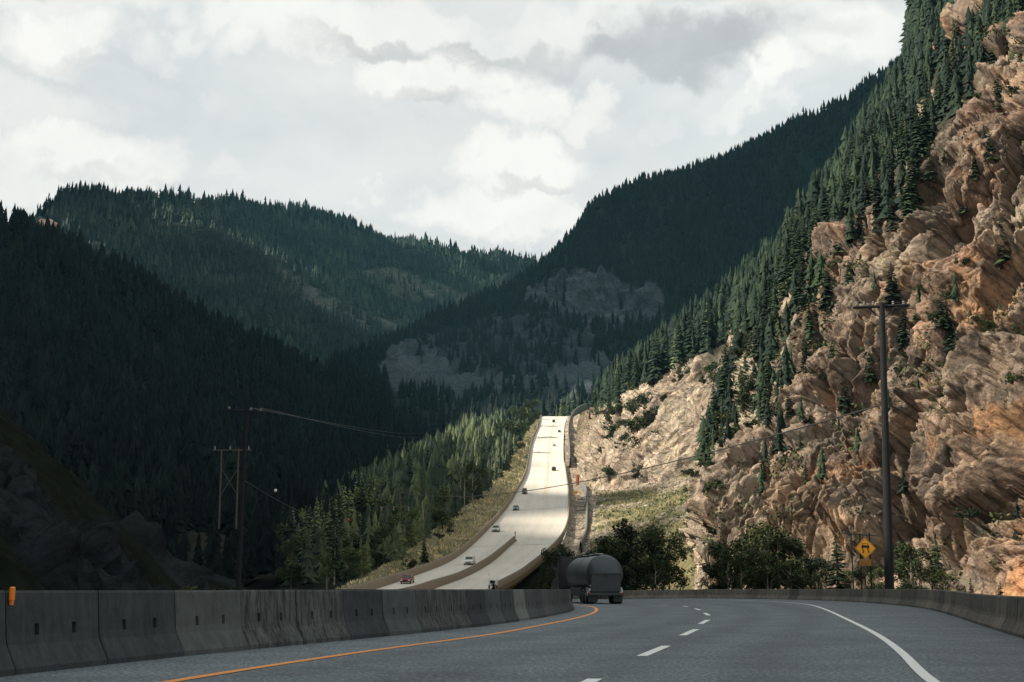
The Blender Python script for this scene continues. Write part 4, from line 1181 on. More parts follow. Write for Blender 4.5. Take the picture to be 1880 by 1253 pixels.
for k, (dx, xx, yy) in enumerate([(.95, 800, 792), (.3, 800, 786)]):
    w_ = wire(T2 + np.array([dx, 0, .1]), P(xx, yy, 900), (3.0, 2.6)[k], ('upper thin cable running from the dark pole across the shaded valley', 'lower thin cable running from the dark pole across the shaded valley')[1 - k], .018)
    w_.data.materials[0] = M['wire_pale']
for (x, y, d, cname, col_, lab) in ((506, 901, 260, 'white', (.8, .8, .78), 'small white marker ball against the shaded slope'), (640, 955, 300, 'red', (.6, .03, .04), 'small red marker ball in front of the sunlit conifers')):
    p = P(x, y, d)
    eb_ = empty('marker_ball', p, 0, lab, 'marker ball')
    b = MB(); b.lathe([(-.30, .05), (-.26, .15), (-.15, .26), (0, .30), (.15, .26), (.26, .15), (.30, .05)], (0, 0, 0), 'z', 12); b.build('ball', simple(cname + '_marker', col_, .4, .05), eb_, True)
    b = MB(); b.tube([(0, 0, .28), (0, 0, .5)], .04, 6); b.build('clamp', M['pole_metal'], eb_)
wire(np.array(P(445, 880, 92)), np.array(P(640, 955, 300)) + np.array([0, 0, .5]), 1.5, 'slack dark cable holding the marker balls', .02)

# slippery-road sign
sp = np.array(P(1588, 1007, 99)); sz = float(roadz(sp[0], 99))
sg = empty('warning_sign', (sp[0], 99, 0), 0, 'amber diamond sign with a black skidding car above a dull plaque', 'road sign')
zc = sp[2]
hd = .73
def diamond(r, y): return [(0, y, zc - r), (r, y, zc), (0, y, zc + r), (-r, y, zc)]
b = MB(); b.add(diamond(hd, -.10) + diamond(hd, -.075), [(0, 1, 2, 3), (7, 6, 5, 4), (0, 4, 5, 1), (1, 5, 6, 2), (2, 6, 7, 3), (3, 7, 4, 0)])
pan = b.build('sign_panel', M['sign_orange'], sg)
b = MB()
o_, i_ = diamond(.685, -.1035), diamond(.655, -.1035)
b.add(o_ + i_, [(0, 1, 5, 4), (1, 2, 6, 5), (2, 3, 7, 6), (3, 0, 4, 7)])
b.build('sign_border', M['black_paint'], pan)
b = MB()
yk = -.104
def poly(pts): b.add([(x, yk, zc + z) for x, z in pts], [tuple(range(len(pts)))])
ca, sa = math.cos(-.06), math.sin(-.06)
rot = lambda pts: [(x * ca - z * sa, x * sa + z * ca) for x, z in pts]
poly(rot([(-.27, .03), (.27, .03), (.28, .12), (.24, .20), (-.24, .20), (-.28, .12)]))
poly(rot([(-.22, .20), (-.17, .20), (-.12, .31), (-.17, .33)])); poly(rot([(.17, .20), (.22, .20), (.17, .33), (.12, .31)])); poly(rot([(-.17, .30), (.17, .30), (.16, .335), (-.16, .335)]))
poly(rot([(-.24, -.04), (-.13, -.04), (-.13, .03), (-.24, .03)])); poly(rot([(.13, -.04), (.24, -.04), (.24, .03), (.13, .03)]))
for s in (-.18, .18):
    path = [(s, -.05), (s - .02, -.13), (s + .10, -.20), (s - .02, -.27), (s + .08, -.33)]
    for (x1, z1_), (x2, z2_) in zip(path[:-1], path[1:]):
        L_ = math.hypot(x2 - x1, z2_ - z1_); nx, nz_ = -(z2_ - z1_) / L_ * .028, (x2 - x1) / L_ * .028
        poly([(x1 + nx, z1_ + nz_), (x1 - nx, z1_ - nz_), (x2 - nx, z2_ - nz_), (x2 + nx, z2_ + nz_)])
b.build('pictogram', M['black_paint'], pan)
b = MB(); b.box((-.03, -.085, zc - .98), (.80, .025, .46), 0, .008); b.build('plaque', M['sign_dull'], sg)
for s in (-.33, .33):
    b = MB(); b.box((s, -.02, zc / 2 + .35), (.09, .09, zc + 1.4), 0, .01); b.build('post', M['pole_wood'], sg)
fp = np.array(P(1567, 1084, 101))
fe = empty('pipe_frame', (fp[0], 101, 0), 0, 'thin dark pipe frame standing behind the amber sign', 'frame')
zt = P(1567, 968, 101)[2]; zb = P(1567, 981, 101)[2]
b = MB(); b.tube([(0, 0, -.3), (0, 0, zt)], .05, 8); b.build('post', M['pole_metal'], fe)
b = MB(); b.tube([(-.5, 0, zb + .05), (2.0, 0, zb - .12)], .045, 8); b.build('crossbar', M['pole_metal'], fe)
b = MB(); b.tube([(0, 0, zt - .02), (-.55, 0, zb + .05)], .03, 6); b.build('brace', M['pole_metal'], fe)

# ================================================================== trees
def conifer_arrays(seed, H=1.0, rmax=.17, whorls=24, droop=.35, ragged=.35, zlow=.10):
    rg = np.random.default_rng(seed)
    V = []; Fc = []; tint = []
    for k in range(whorls):
        z = zlow + (1 - zlow) * (k / whorls) ** .92
        r = rmax * (1 - z) ** .78 * 1.05 + .012
        nb = 6 if z < .8 else 4
        a0 = rg.random() * 6.28
        for j in range(nb):
            if rg.random() < .10: continue
            a = a0 + 6.283 * j / nb + rg.normal() * .25
            L = r * (1 - ragged * rg.random())
            zz = z + rg.normal() * .012
            ca, sa = math.cos(a), math.sin(a)
            dz = -L * (droop + .25 * rg.random()) * (1.1 - z)
            up = .02 * L
            tn = rg.random()
            # main frond: a kite with a lifted tip and four side sprays
            w = L * (.30 + .15 * rg.random())
            pts = [(0, 0, .012), (L * .55, w, dz * .45), (L * .62, 0, dz * .35 + .015), (L * .55, -w, dz * .45), (L, 0, dz + up)]
            base = len(V)
            for (x, y, h) in pts:
                V.append((x * ca - y * sa, x * sa + y * ca, zz + h)); tint.append(tn)
            Fc += [(base, base + 1, base + 2), (base, base + 2, base + 3), (base + 1, base + 4, base + 2), (base + 2, base + 4, base + 3)]
            for s in (-1, 1):
                for q_ in (.35, .68):
                    base = len(V)
                    l2 = L * .42 * (1.15 - q_)
                    x0 = L * q_; h0 = dz * q_ * .8
                    for (x, y, h) in ((x0, 0, h0), (x0 + l2 * .5, s * l2 * 1.15, h0 - l2 * .25), (x0 + l2 * .55, s * l2 * .35, h0 - l2 * .55)):
                        V.append((x * ca - y * sa, x * sa + y * ca, zz + h)); tint.append(tn)
                    Fc.append((base, base + 1, base + 2))
    base = len(V)
    for (x, y, h) in ((.008, 0, .95), (-.005, .008, .95), (-.005, -.008, .95), (0, 0, 1.03)): V.append((x, y, h)); tint.append(.5)
    Fc += [(base, base + 1, base + 3), (base + 1, base + 2, base + 3), (base + 2, base, base + 3)]
    return np.array(V), np.array(Fc), np.array(tint)

def set_tint(me, t):
    a = me.attributes.new('tint', 'FLOAT', 'POINT'); a.data.foreach_set('value', np.ascontiguousarray(t, np.float32))

CON = []
for i, (rm, wh, dr, rag, zl) in enumerate([(.19, 24, .45, .4, .08), (.165, 26, .5, .5, .14), (.23, 22, .4, .5, .06), (.16, 22, .5, .65, .26), (.21, 18, .35, .65, .18), (.13, 28, .55, .4, .10)]):
    V, Fc, T_ = conifer_arrays(100 + i, 1, rm, wh, dr, rag, zl)
    me = mesh_np('crown', V, Fc); set_tint(me, T_); me.materials.append(M['needles'])
    mel = me.copy(); mel.materials.clear(); mel.materials.append(M['needles_sunlit'])
    tb = MB(); tb.tube([(0, 0, -.06), (0, 0, .3), (0, 0, .9)], [.016, .012, .003], 7)
    tm = bpy.data.meshes.new('trunk'); tm.from_pydata(tb.v, [], tb.f); tm.materials.append(M['bark'] if i != 3 else M['pale_bark'])
    CON.append((me, mel, tm))
def plant_conifer(p, h, label, group, light=False, kind=None, name='conifer_tree', cat='conifer', wide=1.0):
    me, mel, tm = CON[kind if kind is not None else random.randrange(len(CON))]
    e = empty(name, (p[0], p[1], p[2]), random.random() * 6.28, label, cat, group)
    e.scale = (h * wide * random.uniform(.88, 1.18), h * wide * random.uniform(.88, 1.18), h)
    e.rotation_euler.x = random.gauss(0, .02)
    link('crown', mel if light else me, None, e); link('trunk', tm, None, e)
    return e

def leafy_arrays(seed, n, lumps, leaf):
    rg = np.random.default_rng(seed)
    V = []; T_ = []
    ws = np.array([l[3] ** 2 for l in lumps]); ws /= ws.sum()
    pick = rg.choice(len(lumps), n, p=ws)
    for k in pick:
        cx, cy, cz, r, rz = lumps[k]
        d = rg.normal(size=3); d /= np.linalg.norm(d)
        rr = r * (rg.random() ** .45)
        c = np.array([cx, cy, cz]) + d * np.array([rr, rr, rr * rz])
        a = rg.normal(size=3); a /= np.linalg.norm(a)
        b_ = np.cross(a, rg.normal(size=3)); b_ /= np.linalg.norm(b_)
        s = leaf * rg.uniform(.6, 1.4)
        V += [c - a * s, c + b_ * s * .55, c + a * s, c - b_ * s * .55]
        T_ += [rg.random()] * 4
    V = np.array(V); Fc = np.arange(len(V)).reshape(-1, 4)
    return V, Fc, np.array(T_)
LEAFY = []
for i in range(4):
    rg = np.random.default_rng(300 + i)
    lumps = []
    for k in range(16):
        z = rg.uniform(.25, .95)
        R_ = .20 * (1 - abs(z - .5) * 1.0)
        lumps.append((rg.normal() * R_ * .7, rg.normal() * R_ * .7, z, rg.uniform(.055, .12), 1.25))
    lumps.append((0, 0, .92, .05, 1.6))
    V, Fc, T_ = leafy_arrays(310 + i, 2300, lumps, .018)
    mes = {}
    for mk in ('leaves', 'leaves_dark'):
        me = mesh_np('crown', V, Fc); set_tint(me, T_); me.materials.append(M[mk]); mes[mk] = me
    tb = MB(); tb.tube([(0, 0, -.05), (.01, 0, .4), (0, .01, .85)], [.016, .011, .003], 7)
    for l in lumps[:9]: tb.tube([(0, 0, max(.12, l[2] - .22)), (l[0] * .6, l[1] * .6, l[2] - .05), (l[0], l[1], l[2])], [.006, .004, .002], 5)
    tm = bpy.data.meshes.new('trunk'); tm.from_pydata(tb.v, [], tb.f); tm.materials.append(M['pale_bark'] if i % 2 else M['bark'])
    LEAFY.append((mes, tm))
def plant_leafy(p, h, label, group, dark=False, kind=None, name='broadleaf_tree', cat='tree', wide=1.0):
    mes, tm = LEAFY[kind if kind is not None else random.randrange(4)]
    e = empty(name, (p[0], p[1], p[2]), random.random() * 6.28, label, cat, group)
    e.scale = (h * wide * random.uniform(.9, 1.2), h * wide * random.uniform(.9, 1.2), h)
    link('crown', mes['leaves_dark' if dark else 'leaves'], None, e); link('trunk', tm, None, e)
    return e
SHR = []
for i in range(4):
    rg = np.random.default_rng(500 + i)
    lumps = [(rg.normal() * .28, rg.normal() * .28, rg.uniform(.25, .8), rg.uniform(.14, .28), .9) for k in range(9)]
    V, Fc, T_ = leafy_arrays(510 + i, 900, lumps, .055)
    me = mesh_np('foliage', V, Fc); set_tint(me, T_); me.materials.append(M['scrub'])
    tb = MB()
    for l in lumps[:6]: tb.tube([(0, 0, -.15), (l[0] * .5, l[1] * .5, l[2] * .5), (l[0], l[1], l[2])], [.03, .02, .01], 5)
    tm = bpy.data.meshes.new('stem'); tm.from_pydata(tb.v, [], tb.f); tm.materials.append(M['bark'])
    SHR.append((me, tm))
def plant_shrub(p, h, label, group):
    me, tm = SHR[random.randrange(4)]
    e = empty('shrub', (p[0], p[1], p[2]), random.random() * 6.28, label, 'shrub', group)
    e.scale = (h * random.uniform(.8, 1.3), h * random.uniform(.8, 1.3), h)
    link('foliage', me, None, e); link('stem', tm, None, e)
    return e

# far forests: every tree is a small ragged stacked crown, merged per wood
def lowpoly(seed, layers, spikes, rmax):
    rg = np.random.default_rng(seed)
    V = []; Fc = []
    for k in range(layers):
        z0 = .08 + .80 * k / layers; z1 = min(1.03, z0 + 1.35 * (.95 / layers) + .10)
        r = rmax * (1 - z0) ** .75
        base = len(V)
        V.append((rg.normal() * .006, rg.normal() * .006, z1))
        a0 = rg.random() * 6.28
        for j in range(spikes * 2):
            a = a0 + math.pi * j / spikes
            rr = r * (1.0 if j % 2 == 0 else .42) * rg.uniform(.5, 1.35)
            V.append((rr * math.cos(a), rr * math.sin(a), z0 + (-.015 if j % 2 == 0 else .03) + rg.normal() * .012))
        for j in range(spikes * 2):
            Fc.append((base, base + 1 + j, base + 1 + (j + 1) % (spikes * 2)))
    return np.array(V), np.array(Fc)
LP_FAR = [lowpoly(700 + i, 4, 4, (.17, .23, .12, .19, .27)[i % 5]) for i in range(15)]
LP_MID = [lowpoly(800 + i, 9, 5, (.17, .22, .13, .19, .25)[i % 5]) for i in range(15)]

def forest(name, pos, hts, protos, mat, label, smooth_t=None):
    Vs = []; Fs = []; Ts = []
    nb = 0
    n = len(pos)
    which = rng.integers(0, len(protos), n); ang = rng.random(n) * 6.28; wid = rng.uniform(.85, 1.3, n); tn = rng.random(n)
    if smooth_t is not None: tn = np.clip(tn * .6 + smooth_t * .4, 0, 1)
    for w in range(len(protos)):
        sel = np.where(which == w)[0]
        if not len(sel): continue
        V, Fc = protos[w]
        c, s = np.cos(ang[sel]), np.sin(ang[sel])
        hh = hts[sel]
        X = (V[None, :, 0] * c[:, None] - V[None, :, 1] * s[:, None]) * (hh * wid[sel])[:, None]
        Y = (V[None, :, 0] * s[:, None] + V[None, :, 1] * c[:, None]) * (hh * wid[sel])[:, None]
        Z = V[None, :, 2] * hh[:, None]
        pts = np.stack([X, Y, Z], -1) + pos[sel][:, None, :]
        Fi = Fc[None] + (np.arange(len(sel)) * len(V))[:, None, None] + nb
        Vs.append(pts.reshape(-1, 3)); Fs.append(Fi.reshape(-1, 3)); Ts.append(np.repeat(tn[sel], len(V)))
        nb += len(sel) * len(V)
    me = mesh_np(name, np.concatenate(Vs), np.concatenate(Fs)); set_tint(me, np.concatenate(Ts))
    o = link(name, me, mat)
    return tag(o, label, 'forest', None, 'stuff')

def scatter(G, n, keep, jitter=True):
    """n surface points, density even on the surface; keep: per-cell weight"""
    A = np.linalg.norm(np.cross(G[1:, :-1] - G[:-1, :-1], G[:-1, 1:] - G[:-1, :-1]), axis=-1)
    w = A * keep[:-1, :-1]
    w = w.ravel() / w.sum()
    idx = rng.choice(len(w), n, p=w)
    i, j = np.unravel_index(idx, A.shape)
    a, b_ = rng.random(n)[:, None], rng.random(n)[:, None]
    p = G[i, j] * (1 - a) * (1 - b_) + G[i + 1, j] * a * (1 - b_) + G[i, j + 1] * (1 - a) * b_ + G[i + 1, j + 1] * a * b_
    return p

# --- far mountains
x, y = proj(GBL)
keepBL = (1 - .92 * np.clip(cBL[..., 1] + cBL[..., 0], 0, 1)) * (x > -60) * (x < 1250)
rowBL = np.repeat(np.arange(GBL.shape[1])[None], GBL.shape[0], 0)
keepBL = keepBL * (y < 720) * (rowBL < 80)
p = scatter(GBL, 13500, keepBL)
forest('mountain_forest', p, rng.uniform(11, 21, len(p)), LP_FAR, M['hazy_mountain_needles'], 'dense conifer forest covering the far rounded mountain', sstep(-.5, .5, fbm(p * .006, 3)))
rid = GBL[:, 74:79][rng.integers(16, GBL.shape[0] - 20, 420), rng.integers(0, 5, 420)]
xr, yr_ = proj(rid)
rid = rid[~((xr > 690) & (xr < 800) & (rng.random(420) < .55))]
forest('ridge_forest', rid + rng.normal(size=rid.shape) * np.array([6, 3, 0]), rng.uniform(14, 29, len(rid)), LP_FAR, M['shaded_far_needles'], 'row of conifers standing along the far mountain skyline')
x, y = proj(GBR)
rockBR = np.clip(cBR[..., 0] + cBR[..., 2], 0, 1)
keepBR = np.where(in_poly(x, y, [(690,720),(1130,720),(1130,790),(700,790)]), .3, 1) * (1 - .985 * np.where(in_poly(x, y, FACE) & ~in_poly(x, y, SCREE), .90, 1) * rockBR) * (x > 480) * (x < 1760)
p = scatter(GBR, 10500, keepBR)
forest('mountain_forest', p, rng.uniform(13, 23, len(p)), LP_FAR, M['shaded_far_needles'], 'dark conifer forest on the mountain with grey rock bands', sstep(-.5, .5, fbm(p * .008, 3)))
# --- shaded hill
x, y = proj(GL1)
keepL = (1 - .97 * cL1[..., 1]) * (x > -120) * (x < 860) * (GL1[..., 1] > 285) * np.where(in_poly(x, y, [(330,930),(440,940),(560,1075),(330,1085)]), .85, 1)
p = scatter(GL1, 7000, keepL * np.where(GL1[..., 1] < 480, 2.2, 1))
forest('hill_forest', p, rng.uniform(13, 24, len(p)) * np.clip(p[:, 1] / 500, .55, 1), LP_MID, M['shaded_far_needles'], 'dark conifer forest on the shaded hill behind the near barrier', sstep(-.5, .5, fbm(p * .02, 3)))

# --- hillside forest above the cliff
GULLY = [(1390,610),(1440,500),(1490,430),(1560,380),(1640,340),(1700,290),(1735,310),(1660,420),(1600,480),(1560,560),(1505,640),(1455,720),(1440,830),(1400,870),(1388,760),(1380,680)]
forest_zone = (1 - rock) * (VR > 3.75) * (VR < 6.6) * (cpx < 2000) * (cpx > 1085) * (cpy > -160)
p = scatter(GC, 2300, forest_zone / np.maximum(GC[..., 1], 180))
dist = p[:, 1]
lone = scatter(GC, 150, rock * (VR > .6) * (VR < 4.0) * (cpx > 1290) * sstep(-.05, .4, fbm(GC0 * .04 + 55, 3)))
gl = scatter(GC, 170, in_poly(cpx, cpy, GULLY) * (VR < 6) / np.maximum(GC[..., 1], 150))
sp_ = scatter(GC, 60, np.exp(-((UR - 5.7) / .25) ** 2) * (VR > 1.2) * (VR < 4.2))
p = np.concatenate([p, gl, sp_, lone])
dist = p[:, 1]
small = np.ones(len(p)); small[-len(lone):] = .55
hts = small * rng.uniform(.5, 1.3, len(p)) * np.interp(dist, [200, 300, 520, 700, 1000], [7.5, 10, 15, 18, 20])
xx, yy = proj(p)
size = hts / dist
inv = (xx > 1060) & (xx < 1900) & (yy > -20)
order = np.argsort(-size * inv)
near = order[:85]; rest = order[85:]
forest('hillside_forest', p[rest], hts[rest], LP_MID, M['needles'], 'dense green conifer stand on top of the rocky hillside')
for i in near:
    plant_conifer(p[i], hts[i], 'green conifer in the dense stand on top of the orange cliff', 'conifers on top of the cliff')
# foot-of-stand trees beside the pale slope
for k in range(34):
    t = rng.random()
    px = 1088 + t * 250; py = np.interp(px, [1088, 1130, 1170, 1260, 1345], [760, 742, 712, 668, 612]) + rng.normal() * 5
    q_ = on_cliff(px, py)
    plant_conifer(q_, rng.uniform(15, 22) * (.8 if px < 1130 else 1), 'tall conifer in the row along the top edge of the pale rock slope', 'conifers along the pale slope', light=rng.random() < .1)
for k, (px, py, h) in enumerate([(1030, 768, 17), (1042, 766, 21), (1052, 764, 23), (1062, 760, 17), (1022, 769, 13)]):
    plant_conifer(P(px, py + 4, 1120), h, 'pale green conifer just past the crest of the far road', 'conifers past the crest', light=True)
# --- scattered pines and scrub on the rock face
cl = [(1745, 640, 9), (1760, 660, 8), (1730, 610, 7), (1700, 560, 7), (1420, 800, 14), (1440, 830, 13), (1405, 770, 14), (1450, 770, 12), (1470, 840, 9), (1430, 700, 15), (1460, 650, 16), (1480, 690, 14), (1500, 620, 15), (1520, 560, 15), (1540, 600, 12), (1380, 690, 15), (1395, 650, 16), (1350, 660, 13), (1500, 520, 16), (1560, 520, 12), (1470, 560, 16), (1440, 600, 16), (1610, 480, 12), (1640, 430, 12), (1670, 400, 12), (1580, 450, 13), (1545, 470, 14), (1790, 330, 9), (1820, 290, 9), (1850, 330, 7), (1770, 390, 7), (1840, 480, 5), (1800, 600, 5), (1660, 640, 6), (1640, 560, 7), (1690, 860, 4.5), (1720, 1060, 3), (1660, 900, 4.5), (1480, 900, 6), (1400, 880, 8), (1600, 700, 6), (1530, 700, 8), (1550, 760, 6), (1705, 330, 10), (1740, 300, 10), (1680, 330, 10), (1860, 190, 8), (1835, 210, 9)]
for k, (px, py, h) in enumerate(cl):
    q_ = on_cliff(px, py)
    plant_conifer(q_ - np.array([0, 0, .3]), q_[1] / 2600 * rng.uniform(48, 95), 'lone pine rooted on a ledge of the rock face', 'pines on the rock face', kind=(0, 2, 4)[k % 3], wide=1.35)
for q_ in scatter(GC, 85, in_poly(cpx, cpy, GULLY) * (VR < 6) / np.maximum(GC[..., 1], 150)):
    plant_conifer(q_ - np.array([0, 0, .4]), q_[1] / 2600 * rng.uniform(65, 115), 'dark conifer in the strip of trees running down the rock face', 'conifers in the gully of the rock face', wide=1.25)
rowmask = rock * (VR > .25) * (VR < 4.2) * (cpx > 1110) * (cpx < 1890) * (cpy > 150) * (cpy < 1085) * sstep(.1, .5, fbm(GC0 * .03 + 55, 3) + .35 * flat + .12 * (UR > 5.5))
ps = scatter(GC, 290, rowmask / np.maximum(GC[..., 1], 90))
for q_ in ps:
    plant_shrub(q_ - np.array([0, 0, .1]), q_[1] / 2600 * rng.uniform(13, 34), 'low green shrub clinging to the rocky slope', 'shrubs on the rocky slope')
# scrub too plentiful to count, in the cracks and on the ledges
sc_ = scatter(GC, 1100, rock * (VR > .3) * (VR < 4.3) * (cpx > 1090) * (cpx < 1900) * (.15 + sstep(0, .4, fbm(GC0 * .035 + 25, 3))) / np.maximum(GC[..., 1], 90) * np.where(UR < 5.2, .35, 1))
VV = []; TT = []
for q_ in sc_:
    sz_ = q_[1] / 2600 * rng.uniform(8, 24); t_ = rng.random(); nlv = 34
    c_ = rng.normal(size=(nlv, 3)) * np.array([.5, .5, .38]) * sz_ + q_ + np.array([0, 0, sz_ * .35])
    for c0_ in c_:
        a = rng.normal(size=3); a /= np.linalg.norm(a); b_ = np.cross(a, rng.normal(size=3)); b_ /= np.linalg.norm(b_); l_ = sz_ * rng.uniform(.10, .24)
        VV += [c0_ - a * l_, c0_ + b_ * l_ * .6, c0_ + a * l_, c0_ - b_ * l_ * .6]; TT += [min(1, max(0, t_ + rng.normal() * .15))] * 4
me = mesh_np('scrub', np.array(VV), np.arange(len(VV)).reshape(-1, 4)); set_tint(me, np.array(TT))
tag(link('scrub', me, M['scrub']), 'low green scrub growing in the cracks of the rock face', 'scrub', None, 'stuff')
# --- sunlit wood on the valley side of the far road
n_v = 150
cvk = (cv > 2.05) * (cv < 4.1) * (GV[..., 1] > 285) * (GV[..., 1] < 1080)
ux, uy = proj(GV)
cvk = cvk * (ux > 520)
dens = np.where(GV[..., 1] > 0, 1.0 / np.maximum(GV[..., 1], 250) ** 1.0, 0) * 400
p = scatter(GV, 1500, cvk * dens)
xx, yy = proj(p)
hts = rng.uniform(.7, 1.15, len(p)) * np.interp(p[:, 1], [280, 400, 600, 1100], [15, 20, 24, 29])
edge_d = np.interp(yy, [765, 805, 870, 905, 930, 985, 1030, 1066], [982, 960, 930, 895, 860, 785, 730, 668]) - xx
hts = np.where(edge_d < 30, hts * .5, np.where(edge_d < 65, hts * .78, hts))
order = np.argsort(-hts / p[:, 1])
for k, i in enumerate(order[:115]):
    if rng.random() < (.45 if edge_d[i] < 30 else .16):
        plant_leafy(p[i], hts[i] * .9, 'sunlit yellow-green broadleaf tree in the wood below the grass bank', 'broadleaf trees below the grass bank', wide=1.3)
    else:
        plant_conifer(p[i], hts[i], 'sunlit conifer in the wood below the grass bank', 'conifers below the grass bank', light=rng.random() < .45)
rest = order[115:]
forest('valley_forest', p[rest], hts[rest], LP_MID, M['needles_sunlit'], 'sunlit conifer wood stretching uphill beside the far road')
for (px, py, d, h) in [(640, 1078, 268, 7.5), (664, 1072, 268, 6.5), (600, 1082, 275, 6.5), (690, 1052, 296, 9), (716, 1036, 310, 10), (742, 1022, 330, 11), (812, 975, 385, 12), (868, 930, 470, 14), (955, 812, 850, 22), (968, 790, 950, 21), (980, 778, 1010, 18), (940, 840, 740, 20), (630, 1080, 300, 13)]:
    plant_leafy(P(px, py, d), h, 'sunlit yellow-green broadleaf tree in the wood below the grass bank', 'broadleaf trees below the grass bank', wide=1.35)
for k in range(16):
    py = rng.uniform(860, 1040); px = np.interp(py, [870, 905, 930, 985, 1030, 1066], [930, 895, 860, 785, 730, 668]) - rng.uniform(2, 22); d = np.interp(py, [870, 905, 955, 1035, 1066], [610, 520, 413, 300, 250])
    b = MB(); hh_s = rng.uniform(5, 10)
    b.tube([(0, 0, -.5), (rng.normal() * .1, 0, hh_s * .5), (rng.normal() * .25, 0, hh_s)], [.16, .12, .04], 6)
    for q in range(5):
        a = rng.random() * 6.28; z_ = hh_s * rng.uniform(.35, .9); b.tube([(0, 0, z_), (math.cos(a) * .8, math.sin(a) * .8, z_ + .25)], [.05, .02], 4)
    o = b.build('dead_tree', M['pale_bark']); o.location = P(px, py, d)
    tag(o, 'bare pale dead trunk at the edge of the grass bank', 'dead tree', 'dead trunks along the grass bank')
# single plants on the bank and by the road
plant_conifer(P(779, 1034, 290), 5.2, 'small dark spruce alone on the dry grass beside the long wall', None, kind=2, wide=1.3)
plant_shrub(P(752, 1046, 285), 2.4, 'round bush next to the small spruce by the long wall', None)
plant_shrub(P(839, 950, 400), 2.0, 'dark little bush at the top of the dry grass bank', None)
plant_leafy(P(825, 984, 372), 4.0, 'thin brownish sapling in the middle of the dry grass bank', None, dark=True)
plant_shrub(P(806, 990, 360), 1.8, 'low dry bush below the thin sapling on the grass bank', None)
tp = scatter(GV, 13000, (cv > .25) * (cv < 2.25) * (GV[..., 1] > 240) / np.maximum(GV[..., 1], 200))
VV = []; TT = []
for q_ in tp:
    hgt = rng.uniform(.2, .6) * (1 + q_[1] / 900); t_ = rng.random()
    for k in range(3):
        a = rng.random() * 6.28; w_ = .10 + .16 * rng.random(); o_ = rng.normal(size=2) * .3
        c_ = np.array([q_[0] + o_[0], q_[1] + o_[1], q_[2] - .05]); dx = np.array([math.cos(a), math.sin(a), 0]) * w_
        VV += [c_ - dx, c_ + dx, c_ + np.array([rng.normal() * .2, rng.normal() * .2, hgt])]; TT += [t_] * 3
me = mesh_np('dry_grass', np.array(VV), np.arange(len(VV)).reshape(-1, 3)); set_tint(me, np.array(TT))
tag(link('dry_grass', me, foliage('dry_grass_blades', (.34, .335, .19), (.74, .64, .41), scale=.09)), 'dry golden grass tufts on the bank beside the far road', 'grass', None, 'stuff')
tp = scatter(GS, 8000, (colp > 2.95) * (GS[..., 1] > 230) * (1 - .8 * streak))
VV = []; TT = []
for q_ in tp:
    hgt = rng.uniform(.2, .55) * (1 + q_[1] / 900); t_ = rng.random()
    for k in range(3):
        a = rng.random() * 6.28; w_ = .10 + .16 * rng.random(); o_ = rng.normal(size=2) * .25
        c_ = np.array([q_[0] + o_[0], q_[1] + o_[1], q_[2] - .05]); dx = np.array([math.cos(a), math.sin(a), 0]) * w_
        VV += [c_ - dx, c_ + dx, c_ + np.array([rng.normal() * .2, rng.normal() * .2, hgt])]; TT += [t_] * 3
me = mesh_np('meadow_grass', np.array(VV), np.arange(len(VV)).reshape(-1, 3)); set_tint(me, np.array(TT))
tag(link('meadow_grass', me, foliage('meadow_grass_blades', (.15, .165, .095), (.25, .245, .15), scale=.10)), 'green and straw grass on the fan below the pale rock slope', 'grass', None, 'stuff')
# loose stones that have fallen on the fan, the gravel strip and the foot of the cliff
st1 = scatter(GS, 1500, (GS[..., 1] > 250) * np.where(colp > 2.95, streak + .03, .5 * (GS[..., 1] < 560)))
ico_v = np.array([(0, 0, 1), (.9, 0, .4), (.28, .85, .4), (-.72, .53, .4), (-.72, -.53, .4), (.28, -.85, .4), (.72, .53, -.4), (-.28, .85, -.4), (-.9, 0, -.4), (-.28, -.85, -.4), (.72, -.53, -.4), (0, 0, -1)])
ico_f = np.array([(0,1,2),(0,2,3),(0,3,4),(0,4,5),(0,5,1),(1,6,2),(2,7,3),(3,8,4),(4,9,5),(5,10,1),(6,7,2),(7,8,3),(8,9,4),(9,10,5),(10,6,1),(11,7,6),(11,8,7),(11,9,8),(11,10,9),(11,6,10)])
VV = []; FF = []
for k, q_ in enumerate(st1):
    sz_ = rng.uniform(.12, .42) * (1 + 1.8 * rng.random() ** 6)
    VV.append(ico_v * (rng.uniform(.6, 1.25, (12, 1))) * sz_ * np.array([1.2, 1, .7]) + q_ + np.array([0, 0, sz_ * .2])); FF.append(ico_f + 12 * k)
tag(link('loose_stones', mesh_np('loose_stones', np.concatenate(VV), np.concatenate(FF)), simple('stone', (.36, .31, .25), .95, .35, .8)), 'loose pale stones strewn over the fan, gravel strip and cliff foot', 'stones', None, 'stuff')
# dark trees beyond the tanker
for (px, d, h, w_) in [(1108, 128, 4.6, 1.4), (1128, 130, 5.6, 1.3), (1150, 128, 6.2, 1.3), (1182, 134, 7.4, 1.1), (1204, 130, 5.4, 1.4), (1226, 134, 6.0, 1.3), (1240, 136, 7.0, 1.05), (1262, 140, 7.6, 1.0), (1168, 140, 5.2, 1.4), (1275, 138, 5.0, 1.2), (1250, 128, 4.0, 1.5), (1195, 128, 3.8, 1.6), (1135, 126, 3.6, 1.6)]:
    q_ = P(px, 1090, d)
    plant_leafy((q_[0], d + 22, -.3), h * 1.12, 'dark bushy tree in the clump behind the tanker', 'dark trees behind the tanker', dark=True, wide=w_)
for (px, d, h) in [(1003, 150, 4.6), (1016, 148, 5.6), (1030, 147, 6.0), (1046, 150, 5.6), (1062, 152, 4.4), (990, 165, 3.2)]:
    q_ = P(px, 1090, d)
    plant_leafy((q_[0], d, -.4), h, 'thin leafy sapling between the bridge and the tanker', 'saplings by the bridge', dark=True, wide=.85)
